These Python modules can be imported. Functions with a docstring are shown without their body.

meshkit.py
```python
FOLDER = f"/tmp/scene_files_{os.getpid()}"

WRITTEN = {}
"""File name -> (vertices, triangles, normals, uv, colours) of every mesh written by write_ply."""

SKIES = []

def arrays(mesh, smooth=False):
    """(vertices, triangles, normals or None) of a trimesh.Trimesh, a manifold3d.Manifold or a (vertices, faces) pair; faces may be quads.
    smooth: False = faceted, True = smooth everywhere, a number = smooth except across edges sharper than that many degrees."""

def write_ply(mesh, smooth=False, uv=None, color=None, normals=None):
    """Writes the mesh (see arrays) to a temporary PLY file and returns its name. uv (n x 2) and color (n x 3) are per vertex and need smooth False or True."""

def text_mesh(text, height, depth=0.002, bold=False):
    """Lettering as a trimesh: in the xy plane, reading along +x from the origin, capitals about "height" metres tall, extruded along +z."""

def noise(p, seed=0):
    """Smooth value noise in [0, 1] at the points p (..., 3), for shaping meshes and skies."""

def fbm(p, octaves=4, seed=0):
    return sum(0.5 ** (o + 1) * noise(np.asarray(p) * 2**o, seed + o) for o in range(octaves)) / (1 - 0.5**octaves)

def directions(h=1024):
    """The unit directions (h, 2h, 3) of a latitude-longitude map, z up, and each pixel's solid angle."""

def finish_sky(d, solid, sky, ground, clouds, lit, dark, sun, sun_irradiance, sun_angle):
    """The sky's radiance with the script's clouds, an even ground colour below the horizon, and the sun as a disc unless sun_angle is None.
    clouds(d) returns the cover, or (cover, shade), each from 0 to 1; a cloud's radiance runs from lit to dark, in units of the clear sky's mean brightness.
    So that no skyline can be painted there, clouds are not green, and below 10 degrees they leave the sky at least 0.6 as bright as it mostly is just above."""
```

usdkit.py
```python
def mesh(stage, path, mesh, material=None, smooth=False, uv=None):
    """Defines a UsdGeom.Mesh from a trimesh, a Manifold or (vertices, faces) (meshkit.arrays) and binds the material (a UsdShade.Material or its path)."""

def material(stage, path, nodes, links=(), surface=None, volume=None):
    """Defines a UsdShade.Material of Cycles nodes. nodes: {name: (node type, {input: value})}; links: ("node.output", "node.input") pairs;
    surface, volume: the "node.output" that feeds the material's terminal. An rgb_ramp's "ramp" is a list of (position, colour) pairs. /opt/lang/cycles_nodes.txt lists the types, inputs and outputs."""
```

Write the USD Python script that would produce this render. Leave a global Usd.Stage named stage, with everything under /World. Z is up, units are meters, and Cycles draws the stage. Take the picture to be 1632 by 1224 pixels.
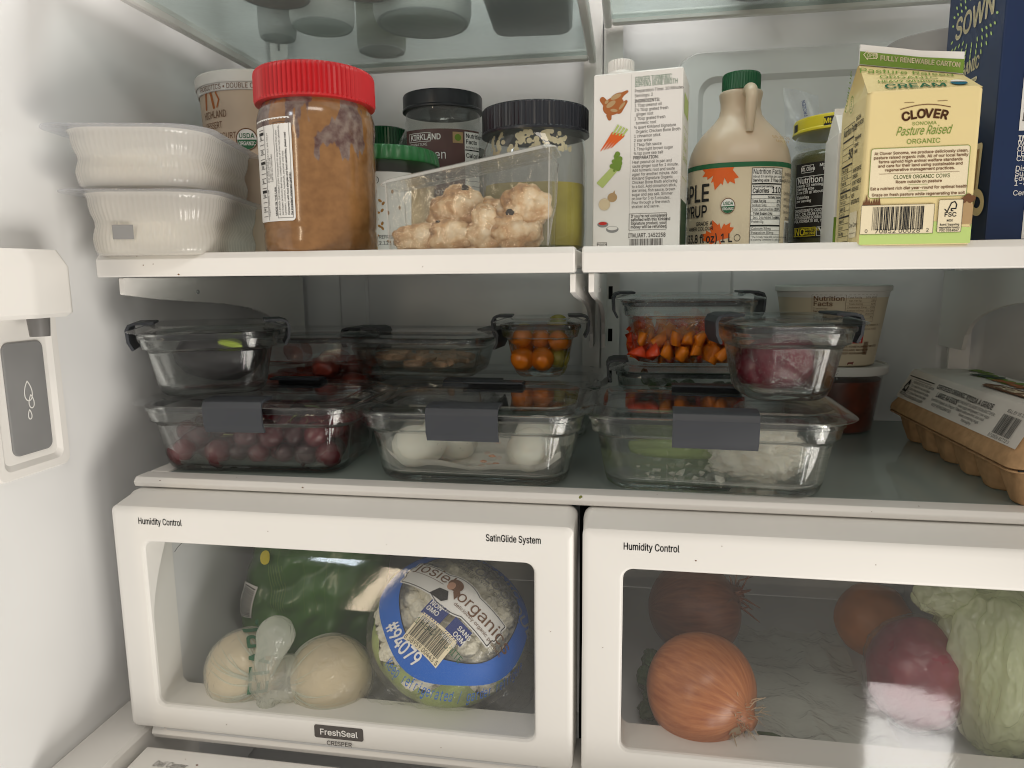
import math, numpy as np, trimesh, usdkit, meshkit, manifold3d
from shapely.geometry import Polygon, LineString, Point, box as sbox
from shapely import affinity
from shapely.ops import unary_union
from pxr import Usd, UsdGeom, UsdLux, UsdShade, Sdf, Gf, Vt

stage = Usd.Stage.CreateInMemory()
UsdGeom.SetStageUpAxis(stage, 'Z'); UsdGeom.SetStageMetersPerUnit(stage, 1.0)
UsdGeom.Xform.Define(stage, '/World'); UsdGeom.Scope.Define(stage, '/World/Looks')
rng = np.random.default_rng(7)
PI = math.pi
# ------------------------------------------------------------------ camera, lights, exposure
YAW, PITCH, ROLL, FPX = 0.1645, 0.15253, 0.00948, 1118.76
EYE = np.array([0.03528, -0.5246, -0.01862])
def camera():
    cy, sy, cp, sp, cr, sr = math.cos(YAW), math.sin(YAW), math.cos(PITCH), math.sin(PITCH), math.cos(ROLL), math.sin(ROLL)
    f = np.array([-sy, cy, 0.]); r = np.array([cy, sy, 0.]); u = np.array([0, 0, 1.])
    f2 = f*cp - u*sp; u2 = u*cp + f*sp
    r3 = r*cr - u2*sr; u3 = u2*cr + r*sr
    m = Gf.Matrix4d(*r3, 0, *u3, 0, *(-f2), 0, *EYE, 1)
    c = UsdGeom.Camera.Define(stage, '/World/camera')
    c.AddTransformOp().Set(m)
    c.CreateHorizontalApertureAttr(36.0); c.CreateVerticalApertureAttr(27.0)
    c.CreateFocalLengthAttr(36.0*FPX/1632); c.CreateClippingRangeAttr((0.02, 100.0))
    c.CreateExposureAttr(0.24)
camera()
def look_at(p, t):
    z = np.array(p, float) - np.array(t, float); z /= np.linalg.norm(z)
    x = np.cross([0, 0, 1.], z); x /= np.linalg.norm(x); y = np.cross(z, x)
    return Gf.Matrix4d(*x, 0, *y, 0, *z, 0, *p, 1)
def rect_light(name, pos, target, w, h, power, color):
    l = UsdLux.RectLight.Define(stage, '/World/'+name)
    l.AddTransformOp().Set(look_at(pos, target))
    l.CreateWidthAttr(w); l.CreateHeightAttr(h); l.CreateIntensityAttr(power); l.CreateColorAttr(Gf.Vec3f(*color))
# the room's even light, the bright low glazed door to the right, a warm lamp to the left and the ceiling light
dm = usdkit.material(stage, '/World/Looks/room_light', {'b': ('background_shader', {'color': (1.0, 0.94, 0.865), 'strength': 0.35})}, [], surface='b.background')
dome = UsdLux.DomeLight.Define(stage, '/World/room_light'); dome.CreateIntensityAttr(1.0)
UsdShade.MaterialBindingAPI.Apply(dome.GetPrim()).Bind(dm)
rect_light('door_light', (0.845, -1.5, -1.70), (0.30, 0.0, -1.62), 0.21, 0.78, 10.0, (1.0, 0.97, 0.93))
rect_light('door_toplight', (0.845, -1.5, -1.235), (0.30, 0.0, -1.20), 0.21, 0.10, 9.0, (1.0, 0.90, 0.88))
rect_light('patio_light', (2.20, -1.50, -1.80), (0.0, 0.05, -0.1), 1.35, 1.25, 10.3, (1.0, 0.945, 0.865))  # added fill from low right, brightens the left wall; no real source
rect_light('side_window_light', (-0.95, -1.5, 0.80), (0.0, 0.1, 0.0), 0.15, 0.16, 16.0, (0.80, 0.90, 1.0))
rect_light('left_window_light', (-0.80, -1.7, 0.30), (0.0, 0.1, -0.15), 0.07, 0.9, 13.0, (1.0, 0.82, 0.58))
rect_light('ceiling_light', (0.35, -1.3, 1.25), (0.0, 0.0, 0.0), 0.8, 0.3, 6.5, (1.0, 0.92, 0.82))
rect_light('fridge_lamp', (0.0, 0.12, 0.585), (0.0, 0.121, 0.0), 0.40, 0.16, 8.0, (1.0, 0.98, 0.95))

# ------------------------------------------------------------------ helpers
used = {}
def free(parent, name):
    k = used.get((parent, name), 0); used[(parent, name)] = k+1
    return parent + '/' + (name if k == 0 else f'{name}_{k:03d}')
def tag(p, label=None, cat=None, group=None, kind=None):
    for k, v in (('label', label), ('category', cat), ('group', group), ('kind', kind)):
        if v: p.SetCustomDataByKey(k, v)
    return p
def thing(name, label, cat, loc=(0, 0, 0), rotz=0., group=None, kind=None, tilt=None):
    x = UsdGeom.Xform.Define(stage, free('/World', name))
    x.AddTranslateOp().Set(Gf.Vec3d(*map(float, loc)))
    if rotz: x.AddRotateZOp().Set(float(rotz))
    if tilt: x.AddRotateXYZOp().Set(Gf.Vec3f(*tilt))
    return tag(x.GetPrim(), label, cat, group, kind)
def part(name, m, material, parent=None, smooth=35, label=None):
    p = '/World' if parent is None else str(parent.GetPath())
    g = usdkit.mesh(stage, free(p, name), m, mats[material], smooth=smooth)
    if label: g.GetPrim().SetCustomDataByKey('label', label)
    return g.GetPrim()
def cat(*ms):
    out = []
    for m in ms: out += m if isinstance(m, (list, tuple)) else [m]
    out = [m for m in out if m is not None and len(m.faces)]
    v = []; f = []; n = 0
    for m in out:
        v.append(np.asarray(m.vertices)); f.append(np.asarray(m.faces)+n); n += len(m.vertices)
    return trimesh.Trimesh(np.vstack(v), np.vstack(f), process=False)
def outward(m):
    if m.volume < 0: m.invert()
    return m
def loft(loops, cap0=True, cap1=True, ring=False):
    """loops: list of (n,3) arrays of equal n."""
    L = np.array(loops, float); k, n = L.shape[:2]
    v = L.reshape(-1, 3); f = []
    i = np.arange(n); j = (i+1) % n
    for a in range(k if ring else k-1):
        b = (a+1) % k
        f.append(np.stack([a*n+i, a*n+j, b*n+j], 1)); f.append(np.stack([a*n+i, b*n+j, b*n+i], 1))
    extra = []; nv = len(v)
    if not ring:
        for on, a, s in ((cap0, 0, -1), (cap1, k-1, 1)):
            if on:
                extra.append(L[a].mean(0)); c = nv+len(extra)-1
                t = np.stack([a*n+i, a*n+j, np.full(n, c)], 1)
                f.append(t if s > 0 else t[:, ::-1])
    if extra: v = np.vstack([v, extra])
    m = trimesh.Trimesh(v, np.vstack(f), process=False)
    return outward(m)
def rr(w, d, r, n=6):
    """rounded rectangle loop (x, y), centred, anticlockwise"""
    r = max(min(r, w/2-1e-5, d/2-1e-5), 1e-5); p = []
    for cx, cy, a0 in ((w/2-r, d/2-r, 0), (-w/2+r, d/2-r, 90), (-w/2+r, -d/2+r, 180), (w/2-r, -d/2+r, 270)):
        for t in np.linspace(0, 90, n+1): a = math.radians(a0+t); p.append((cx+r*math.cos(a), cy+r*math.sin(a)))
    return np.array(p)
def at_z(xy, z): return np.column_stack([xy, np.full(len(xy), z)])
def at_y(xz, y): return np.column_stack([xz[:, 0], np.full(len(xz), y), xz[:, 1]])
def solid(w, d, h, r, bev=0.001, n=6, z0=0., taper=0.):
    """box on its base with rounded vertical corners and bevelled rims"""
    return loft([at_z(rr(w-2*bev-2*taper, d-2*bev-2*taper, r, n), z0), at_z(rr(w-2*taper, d-2*taper, r, n), z0+bev),
                 at_z(rr(w, d, r, n), z0+h-bev), at_z(rr(w-2*bev, d-2*bev, max(r-bev, 1e-4), n), z0+h)])
def bx(x0, x1, y0, y1, z0, z1, bev=0.0008):
    m = solid(x1-x0, y1-y0, z1-z0, bev, bev, 1); m.apply_translation(((x0+x1)/2, (y0+y1)/2, z0)); return m
def lathe(prof, n=64, cap0=True, cap1=True, wob=None):
    a = np.linspace(0, 2*PI, n, endpoint=False)
    return loft([np.column_stack([r*np.cos(a), r*np.sin(a), np.full(n, z)]) for r, z in prof], cap0, cap1)
def shell(outer, inner, n=64):
    """closed hollow vessel: profile up outside, down inside"""
    return lathe(list(outer)+list(inner), n)
def tube(pts, r, n=8, caps=True):
    P = np.array(pts, float); k = len(P); R = np.broadcast_to(r, (k,)) if np.ndim(r) < 2 else r
    T = np.gradient(P, axis=0); T /= np.linalg.norm(T, axis=1, keepdims=True)+1e-12
    u = np.cross(T[0], [0.31, 0.17, 0.93]); u /= np.linalg.norm(u); loops = []
    for i in range(k):
        u = u - T[i]*(u@T[i]); u /= np.linalg.norm(u); w = np.cross(T[i], u)
        a = np.linspace(0, 2*PI, n, endpoint=False)[:, None]
        loops.append(P[i]+R[i]*(np.cos(a)*u+np.sin(a)*w))
    return loft(loops, caps, caps)
def spline(pts, n):
    from scipy.interpolate import CubicSpline
    P = np.array(pts, float); t = np.r_[0, np.cumsum(np.linalg.norm(np.diff(P, axis=0), axis=1))]
    return CubicSpline(t, P)(np.linspace(0, t[-1], n))
_ico = {}
def blob(c, r, amp=0.1, freq=2.0, seed=0, sub=3, oct=3):
    if sub not in _ico: _ico[sub] = trimesh.creation.icosphere(sub)
    m = _ico[sub].copy(); d = np.array(m.vertices)
    n = meshkit.fbm(d*freq+seed*7.31+11, oct, seed)-0.5
    m.vertices = d*(1+amp*2*n)[:, None]*np.broadcast_to(r, 3)+np.array(c)
    return m
def turn(m, rx=0, ry=0, rz=0, c=None):
    c = m.vertices.mean(0) if c is None else np.array(c)
    M = trimesh.transformations.euler_matrix(math.radians(rx), math.radians(ry), math.radians(rz))
    m = m.copy(); m.vertices = (np.asarray(m.vertices)-c)@M[:3, :3].T+c; return m
def move(m, x=0, y=0, z=0): m = m.copy(); m.apply_translation((x, y, z)); return m
def extrude(poly, h):
    gs = [g for g in getattr(poly, 'geoms', [poly]) if g.area > 1e-12]
    return cat([trimesh.creation.extrude_polygon(g, h, engine='earcut') for g in gs])
def flat(poly):
    out = []
    for g in getattr(poly, 'geoms', [poly]):
        if g.area < 1e-10: continue
        v, f = trimesh.creation.triangulate_polygon(g, engine='earcut')
        m = trimesh.Trimesh(np.column_stack([v, np.zeros(len(v))]), f, process=False)
        if len(f) and m.face_normals[:, 2].mean() < 0: m.invert()
        out.append(m)
    return cat(out)
def swap(m, axes):
    """permute axes, e.g. 'xzy': new x = x, new y = z, new z = y"""
    m = m.copy(); v = np.array(m.vertices); m.vertices = v[:, ['xyz'.index(a) for a in axes]]; return outward(m)
# ---- print: flat shapes in the xy plane, laid on surfaces
_tx = {}
def text(s, h, bold=False, x=0., y=0., align='l', sx=1., slant=0., rot=0.):
    if s.strip() == '': return None
    if (s, bold) not in _tx:
        m = meshkit.text_mesh(s, 1.0, 0.05, bold)
        keep = m.face_normals[:, 2] > 0.5
        m = trimesh.Trimesh(m.vertices, m.faces[keep], process=False); m.remove_unreferenced_vertices()
        _tx[(s, bold)] = (np.array(m.vertices), np.array(m.faces))
    v, f = _tx[(s, bold)]; v = v.copy()*h; v[:, 2] = 0
    w = v[:, 0].max(); v[:, 0] = v[:, 0]*sx + v[:, 1]*slant; w *= sx
    if align == 'c': v[:, 0] -= w/2
    if align == 'r': v[:, 0] -= w
    if rot:
        a = math.radians(rot); v[:, :2] = v[:, :2]@np.array([[math.cos(a), math.sin(a)], [-math.sin(a), math.cos(a)]])
    v[:, 0] += x; v[:, 1] += y
    return trimesh.Trimesh(v, f, process=False)
def heavy(m, d):
    return cat([move(m, x, y) for x, y in ((0, 0), (d, 0), (-d, 0), (0, d), (0, -d))])
def textw(s, w, h, **k):
    """text fitted to a width"""
    m = text(s, h, k.pop('bold', False)); w0 = m.vertices[:, 0].max()
    return text(s, h, sx=w/w0, **k)
def lines(ls, h, lead, x=0., y=0., align='l', bold=False, sx=1.):
    return cat([text(s, h, bold, x, y-i*lead, align, sx) for i, s in enumerate(ls) if s.strip()])
def rect(x0, y0, x1, y1): return flat(sbox(min(x0, x1), min(y0, y1), max(x0, x1), max(y0, y1)))
def frame2(x0, y0, x1, y1, t): return flat(sbox(x0, y0, x1, y1).difference(sbox(x0+t, y0+t, x1-t, y1-t)))
def barcode(x, y, w, h, seed=1, vertical=False):
    r = np.random.default_rng(seed); out = []; p = 0.
    n = 38; ws = r.choice([1, 1, 2, 3], 2*n); ws = ws/ws.sum()*w
    for i in range(n):
        a = x+ws[:2*i].sum(); b = a+ws[2*i]
        out.append(rect(a, y, b, y+h))
    m = cat(out)
    if vertical:
        v = np.array(m.vertices); v[:, [0, 1]] = np.column_stack([x+(v[:, 1]-y), y+(v[:, 0]-x)]); m.vertices = v; m.invert()
    return m
def curly(s, h, x, y, amp=0.): return text(s, h, False, x, y, 'c', 0.92, 0.22)
def arc_text(s, h, R, cx, cy, bold=True, spread=1.0):
    """letters set along an arc bulging upwards, centred on top"""
    ws = [0.36 if c == ' ' else 0.72 for c in s]; tot = sum(ws)*h*spread; out = []; p = -tot/2
    for c, w in zip(s, ws):
        mid = p+w*h*spread/2; a = mid/R; p += w*h*spread
        if c == ' ': continue
        out.append(text(c, h, bold, cx+R*math.sin(a), cy-R+R*math.cos(a), 'c'))
        out[-1] = text(c, h, bold, 0, 0, 'c', rot=-math.degrees(a)); out[-1].apply_translation((cx+R*math.sin(a), cy-R+R*math.cos(a), 0))
    return cat(out)
def place(m, o, u, v, eps=0.00025):
    """xy print to the plane through o with directions u (right) and v (up)"""
    u = np.array(u, float); v = np.array(v, float); n = np.cross(u, v); n /= np.linalg.norm(n)
    p = np.asarray(m.vertices); m = m.copy(); m.vertices = np.array(o)+p[:, :1]*u+p[:, 1:2]*v+n*eps
    return m
def front(m, x=0, y=0, z=0, eps=0.00025): return place(m, (x, y, z), (1, 0, 0), (0, 0, 1), eps)
def fine(m, e):
    v, f = trimesh.remesh.subdivide_to_size(m.vertices, m.faces, e, max_iter=12); return trimesh.Trimesh(v, f, process=False)
def wrap(m, R, a0=0., z0=0., eps=0.0003, e=0.004):
    """xy print round a standing cylinder (R a number or a function of z); angle 0 faces the front, positive to the right"""
    m = fine(m, e) if e else m.copy()
    p = np.array(m.vertices); z = z0+p[:, 1]; Rz = R(z) if callable(R) else np.full(len(z), R)
    a = math.radians(a0)+p[:, 0]/(R(z0) if callable(R) else R); q = Rz+eps
    m.vertices = np.column_stack([q*np.sin(a), -q*np.cos(a), z]); return m
def onball(m, c, rad, n, up, rot=0., eps=0.0005, e=0.004):
    """xy print thrown on an ellipsoid from its direction n"""
    m = fine(m, e); p = np.array(m.vertices); n = np.array(n, float); n /= np.linalg.norm(n)
    U = np.cross(up, n); U /= np.linalg.norm(U); V = np.cross(n, U); a = math.radians(rot)
    U, V = U*math.cos(a)+V*math.sin(a), V*math.cos(a)-U*math.sin(a)
    R = float(np.mean(rad)); w = np.sqrt(np.maximum(R*R-p[:, 0]**2-p[:, 1]**2, 1e-6))
    d = (p[:, :1]*U+p[:, 1:2]*V+w[:, None]*n)/R
    m.vertices = np.array(c)+d*(np.array(rad)+eps); return m

# ------------------------------------------------------------------ materials
mats = {}
def M(name, nodes, links, surface):
    mats[name] = usdkit.material(stage, '/World/Looks/'+name, nodes, links, surface=surface); return mats[name]
def plain(name, col, rough=0.4, spec=0.5, var=0.06, scale=40., bump=0., bscale=300., sss=0., **k):
    c = np.array(col)
    nodes = {'g': ('texture_coordinate', {}), 'n': ('noise_texture', {'scale': scale, 'detail': 3.0}),
             'r': ('rgb_ramp', {'ramp': [(0.3, tuple(c*(1-var))), (0.7, tuple(np.minimum(c*(1+var), 0.95)))]}),
             'p': ('principled_bsdf', {'roughness': rough, 'specular_ior_level': spec, **k})}
    links = [('g.object', 'n.vector'), ('n.fac', 'r.fac'), ('r.color', 'p.base_color')]
    if sss: nodes['p'][1].update({'subsurface_weight': sss, 'subsurface_radius': (0.01, 0.006, 0.004), 'subsurface_scale': 0.5})
    if bump:
        nodes['n2'] = ('noise_texture', {'scale': bscale, 'detail': 4.0}); nodes['b'] = ('bump', {'strength': bump, 'distance': 0.001})
        links += [('g.object', 'n2.vector'), ('n2.fac', 'b.height'), ('b.normal', 'p.normal')]
    return M(name, nodes, links, 'p.BSDF')
def ink(name, col, rough=0.5): return M(name, {'p': ('principled_bsdf', {'base_color': col, 'roughness': rough, 'specular_ior_level': 0.3})}, [], 'p.BSDF')
def film(name, tint=(1, 1, 1), haze=0.05, hcol=(0.9, 0.9, 0.88), rough=0.08, fr=1.45, bump=0., bscale=60., gloss=(1, 1, 1), btype='noise'):
    """thin clear plastic: see-through, fresnel shine, a little milkiness"""
    nodes = {'t': ('transparent_bsdf', {'color': tint}), 'd': ('diffuse_bsdf', {'color': hcol}), 'l': ('translucent_bsdf', {'color': hcol}),
             'dl': ('mix_closure', {'fac': 0.5}), 'm': ('mix_closure', {'fac': haze}), 'gl': ('glossy_bsdf', {'color': gloss, 'roughness': rough}),
             'lw': ('layer_weight', {'blend': 0.5}), 'pw': ('math', {'math_type': 'power', 'value2': 5.0}), 'f': ('math', {'math_type': 'multiply_add', 'value2': 0.9, 'value3': ((fr-1)/(fr+1))**2}), 'o': ('mix_closure', {})}
    links = [('d.BSDF', 'dl.closure1'), ('l.BSDF', 'dl.closure2'), ('t.BSDF', 'm.closure1'), ('dl.closure', 'm.closure2'),
             ('m.closure', 'o.closure1'), ('gl.BSDF', 'o.closure2'), ('lw.facing', 'pw.value1'), ('pw.value', 'f.value1'), ('f.value', 'o.fac')]
    if bump:
        nodes['c'] = ('texture_coordinate', {})
        nodes['n'] = ('noise_texture', {'scale': bscale, 'detail': 4.0, 'distortion': 1.5}); nodes['b'] = ('bump', {'strength': bump, 'distance': 0.004})
        links += [('c.object', 'n.vector'), ('n.fac', 'b.height'), ('b.normal', 'gl.normal'), ('b.normal', 'lw.normal'), ('b.normal', 'd.normal')]
    return M(name, nodes, links, 'o.closure')
def glass(name, col, rough=0.0, ior=1.47, clear=0.0):
    nodes = {'g': ('glass_bsdf', {'color': col, 'roughness': rough, 'IOR': ior})}
    if not clear: return M(name, nodes, [], 'g.BSDF')
    nodes['t'] = ('transparent_bsdf', {'color': col}); nodes['m'] = ('mix_closure', {'fac': clear})
    return M(name, nodes, [('g.BSDF', 'm.closure1'), ('t.BSDF', 'm.closure2')], 'm.closure')

plain('liner', (0.82, 0.822, 0.818), 0.33, 0.5, 0.022, 7, 0.05, 160)
plain('white_plastic', (0.82, 0.80, 0.765), 0.32, 0.5, 0.015, 9, 0.03, 300)
plain('drawer_white', (0.82, 0.805, 0.77), 0.36, 0.45, 0.015, 9, 0.025, 300)
plain('tub_white', (0.70, 0.71, 0.72), 0.35, 0.45, 0.02, 8)
plain('grey_plastic', (0.42, 0.42, 0.42), 0.4, 0.4, 0.03)
plain('panel_grey', (0.245, 0.245, 0.245), 0.45, 0.4, 0.05, 25)
plain('nozzle_grey', (0.16, 0.155, 0.15), 0.35, 0.5, 0.05)
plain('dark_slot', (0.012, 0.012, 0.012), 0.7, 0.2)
plain('latch_grey', (0.038, 0.042, 0.050), 0.45, 0.45, 0.03, 60, 0.04, 700)
plain('black_lid', (0.012, 0.014, 0.020), 0.32, 0.5, 0.1)
plain('red_lid', (0.46, 0.014, 0.018), 0.35, 0.5, 0.06)
plain('green_lid', (0.03, 0.19, 0.055), 0.35, 0.5, 0.06)
plain('jug_green', (0.005, 0.085, 0.028), 0.3, 0.5, 0.06)
plain('yellow_lid', (0.66, 0.56, 0.03), 0.35, 0.5, 0.03)
plain('grey_lid', (0.34, 0.31, 0.31), 0.45, 0.4, 0.04)
plain('paper', (0.78, 0.77, 0.74), 0.5, 0.3, 0.02)
plain('carton_white', (0.78, 0.76, 0.73), 0.38, 0.45, 0.015, 30)
plain('carton_cream', (0.80, 0.66, 0.33), 0.38, 0.45, 0.03, 14)
plain('carton_blue', (0.007, 0.024, 0.085), 0.35, 0.45, 0.05)
plain('tub_cream', (0.56, 0.44, 0.33), 0.42, 0.4, 0.02)
plain('tub_white_matte', (0.72, 0.70, 0.66), 0.45, 0.4, 0.02)
plain('jug_beige', (0.56, 0.45, 0.33), 0.35, 0.45, 0.03, 18, sss=0.15)
plain('label_cream', (0.68, 0.58, 0.42), 0.45, 0.35, 0.02)
plain('kraft', (0.40, 0.25, 0.13), 0.85, 0.15, 0.14, 120, 0.35, 420)
plain('kraft_paper', (0.66, 0.63, 0.58), 0.55, 0.3, 0.02)
plain('egg_white', (0.80, 0.76, 0.66), 0.3, 0.5, 0.02, sss=0.3)
M('cherry_skin', {'o': ('object_info', {}), 'r': ('rgb_ramp', {'ramp': [(0.0, (0.022, 0.004, 0.008)), (0.5, (0.075, 0.006, 0.012)), (1.0, (0.17, 0.012, 0.02))]}), 'p': ('principled_bsdf', {'roughness': 0.13, 'specular_ior_level': 0.6})}, [('o.random', 'r.fac'), ('r.color', 'p.base_color')], 'p.BSDF')
plain('stem_green', (0.20, 0.22, 0.05), 0.5, 0.3, 0.2)
plain('beet', (0.13, 0.006, 0.018), 0.22, 0.6, 0.35, 40, 0.2, 120)
plain('red_fruit', (0.32, 0.055, 0.035), 0.3, 0.5, 0.5, 55, 0.3, 150)
plain('pepper_orange', (0.72, 0.20, 0.012), 0.25, 0.5, 0.25, 60)
plain('pepper_red', (0.62, 0.055, 0.012), 0.25, 0.5, 0.3, 60)
plain('tomato_orange', (0.72, 0.20, 0.012), 0.16, 0.6, 0.18, 45)
plain('tomato_green', (0.34, 0.28, 0.025), 0.18, 0.6, 0.25, 45)
plain('avocado_skin', (0.016, 0.014, 0.016), 0.35, 0.5, 0.4, 80, 0.4, 130)
plain('avocado_flesh', (0.36, 0.46, 0.045), 0.35, 0.4, 0.15)
plain('chicken_white', (0.64, 0.43, 0.30), 0.5, 0.35, 0.25, 90, 0.5, 260)
M('chicken_roast', {'g': ('texture_coordinate', {}), 'n': ('noise_texture', {'scale': 52.0, 'detail': 6.0, 'roughness': 0.6}), 'r': ('rgb_ramp', {'ramp': [(0.33, (0.20, 0.10, 0.04)), (0.45, (0.50, 0.29, 0.13)), (0.57, (0.70, 0.52, 0.32)), (0.72, (0.78, 0.68, 0.52))]}),
    'n2': ('noise_texture', {'scale': 150.0, 'detail': 4.0}), 'b': ('bump', {'strength': 0.4, 'distance': 0.001}), 'p': ('principled_bsdf', {'roughness': 0.38, 'specular_ior_level': 0.5, 'subsurface_weight': 0.1, 'subsurface_radius': (0.01, 0.006, 0.004), 'subsurface_scale': 0.5})},
  [('g.object', 'n.vector'), ('g.object', 'n2.vector'), ('n.fac', 'r.fac'), ('r.color', 'p.base_color'), ('n2.fac', 'b.height'), ('b.normal', 'p.normal')], 'p.BSDF')
plain('char_black', (0.02, 0.015, 0.012), 0.6, 0.3)
plain('cheese', (0.78, 0.74, 0.64), 0.6, 0.3, 0.06, 80, 0.5, 350, sss=0.2)
plain('tissue', (0.74, 0.71, 0.64), 0.9, 0.1, 0.05, 60, 0.5, 300)
plain('cucumber', (0.30, 0.38, 0.14), 0.4, 0.4, 0.2, 50)
plain('leaf_dark', (0.035, 0.085, 0.018), 0.4, 0.4, 0.4, 60, 0.4, 90)
plain('pickle', (0.20, 0.20, 0.02), 0.3, 0.5, 0.3, 60, 0.4, 180)
plain('pale_bulb', (0.74, 0.55, 0.33), 0.5, 0.3, 0.1, 25, 0.2, 90)
plain('cauli_white', (0.88, 0.84, 0.70), 0.7, 0.2, 0.06, 60, 0.6, 500)
plain('cauli_leaf', (0.36, 0.44, 0.13), 0.45, 0.4, 0.25, 30, 0.4, 90)
plain('spinach_bag', (0.048, 0.145, 0.022), 0.22, 0.6, 0.4, 9, 0.6, 28)
plain('cabbage_red', (0.30, 0.045, 0.075), 0.3, 0.5, 0.3, 22, 0.3, 60)
plain('lettuce_bag', (0.62, 0.69, 0.40), 0.26, 0.5, 0.14, 10, 0.9, 26, sss=0.1)
plain('orange_veg', (0.46, 0.15, 0.025), 0.4, 0.4, 0.2, 25)
plain('root_hair', (0.46, 0.36, 0.24), 0.7, 0.2, 0.3)
plain('brine_liquid', (0.46, 0.39, 0.09), 0.3, 0.4, 0.12, 40)
plain('fat_smear', (0.62, 0.55, 0.36), 0.5, 0.4, 0.15, 60)
plain('hummus', (0.55, 0.38, 0.16), 0.6, 0.3, 0.15)
plain('sauce_red', (0.13, 0.018, 0.004), 0.25, 0.5, 0.6, 60)
plain('olive_dark', (0.06, 0.055, 0.045), 0.3, 0.5, 0.3, 30)
plain('label_brown', (0.11, 0.055, 0.05), 0.4, 0.4, 0.2, 30)
plain('label_black', (0.02, 0.018, 0.015), 0.4, 0.4, 0.1)
plain('grain', (0.40, 0.20, 0.055), 0.6, 0.3, 0.3, 200)
plain('dark_tub', (0.030, 0.034, 0.042), 0.4, 0.4, 0.1)
plain('red_brown', (0.20, 0.07, 0.045), 0.4, 0.4, 0.1)
plain('olive_jar', (0.26, 0.27, 0.16), 0.4, 0.4, 0.1)
for n, c in dict(ink_black=(0.02, 0.02, 0.02), ink_grey=(0.10, 0.09, 0.085), ink_white=(0.82, 0.81, 0.78), ink_green=(0.02, 0.13, 0.055), ink_leaf=(0.16, 0.27, 0.035),
                 ink_red=(0.55, 0.03, 0.025), ink_maroon=(0.17, 0.02, 0.02), ink_blue=(0.012, 0.13, 0.55), ink_navy=(0.03, 0.05, 0.20), ink_teal=(0.01, 0.13, 0.20), ink_yellow=(0.75, 0.62, 0.03),
                 ink_lime=(0.52, 0.68, 0.22), ink_orange=(0.72, 0.12, 0.015), ink_tan=(0.45, 0.30, 0.15), ink_brown=(0.16, 0.07, 0.03), ink_skin=(0.55, 0.30, 0.2),
                 ink_sage=(0.45, 0.55, 0.18), ink_rust=(0.38, 0.12, 0.03), ink_cream=(0.84, 0.74, 0.52), ink_darkgreen=(0.02, 0.06, 0.03)).items(): ink(n, c)
glass('bake_glass', (0.985, 0.995, 0.99), clear=0.25)
glass('jar_glass', (0.97, 0.985, 0.98), clear=0.35)
film('lid_plastic', (0.95, 0.952, 0.955), 0.004, (0.5, 0.5, 0.5), 0.03, 1.5)
film('gasket', (0.55, 0.56, 0.58), 0.12, (0.10, 0.10, 0.105), 0.15, 1.45)
film('shelf_glass', (0.84, 0.90, 0.89), 0.22, (0.62, 0.68, 0.67), 0.12, 1.33, 0.15, 40)
film('floor_glass', (0.45, 0.52, 0.50), 0.85, (0.48, 0.54, 0.51), 0.06, 1.5)
film('window_plastic', (0.96, 0.965, 0.96), 0.075, (0.62, 0.61, 0.59), 0.055, 1.5, 0.02, 25)
film('clear_wrap', (0.985, 0.985, 0.98), 0.06, (0.85, 0.84, 0.8), 0.13, 1.42, 0.5, 55)
film('clam_plastic', (0.95, 0.95, 0.94), 0.06, (0.8, 0.78, 0.75), 0.08, 1.5, 0.35, 60)
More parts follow.
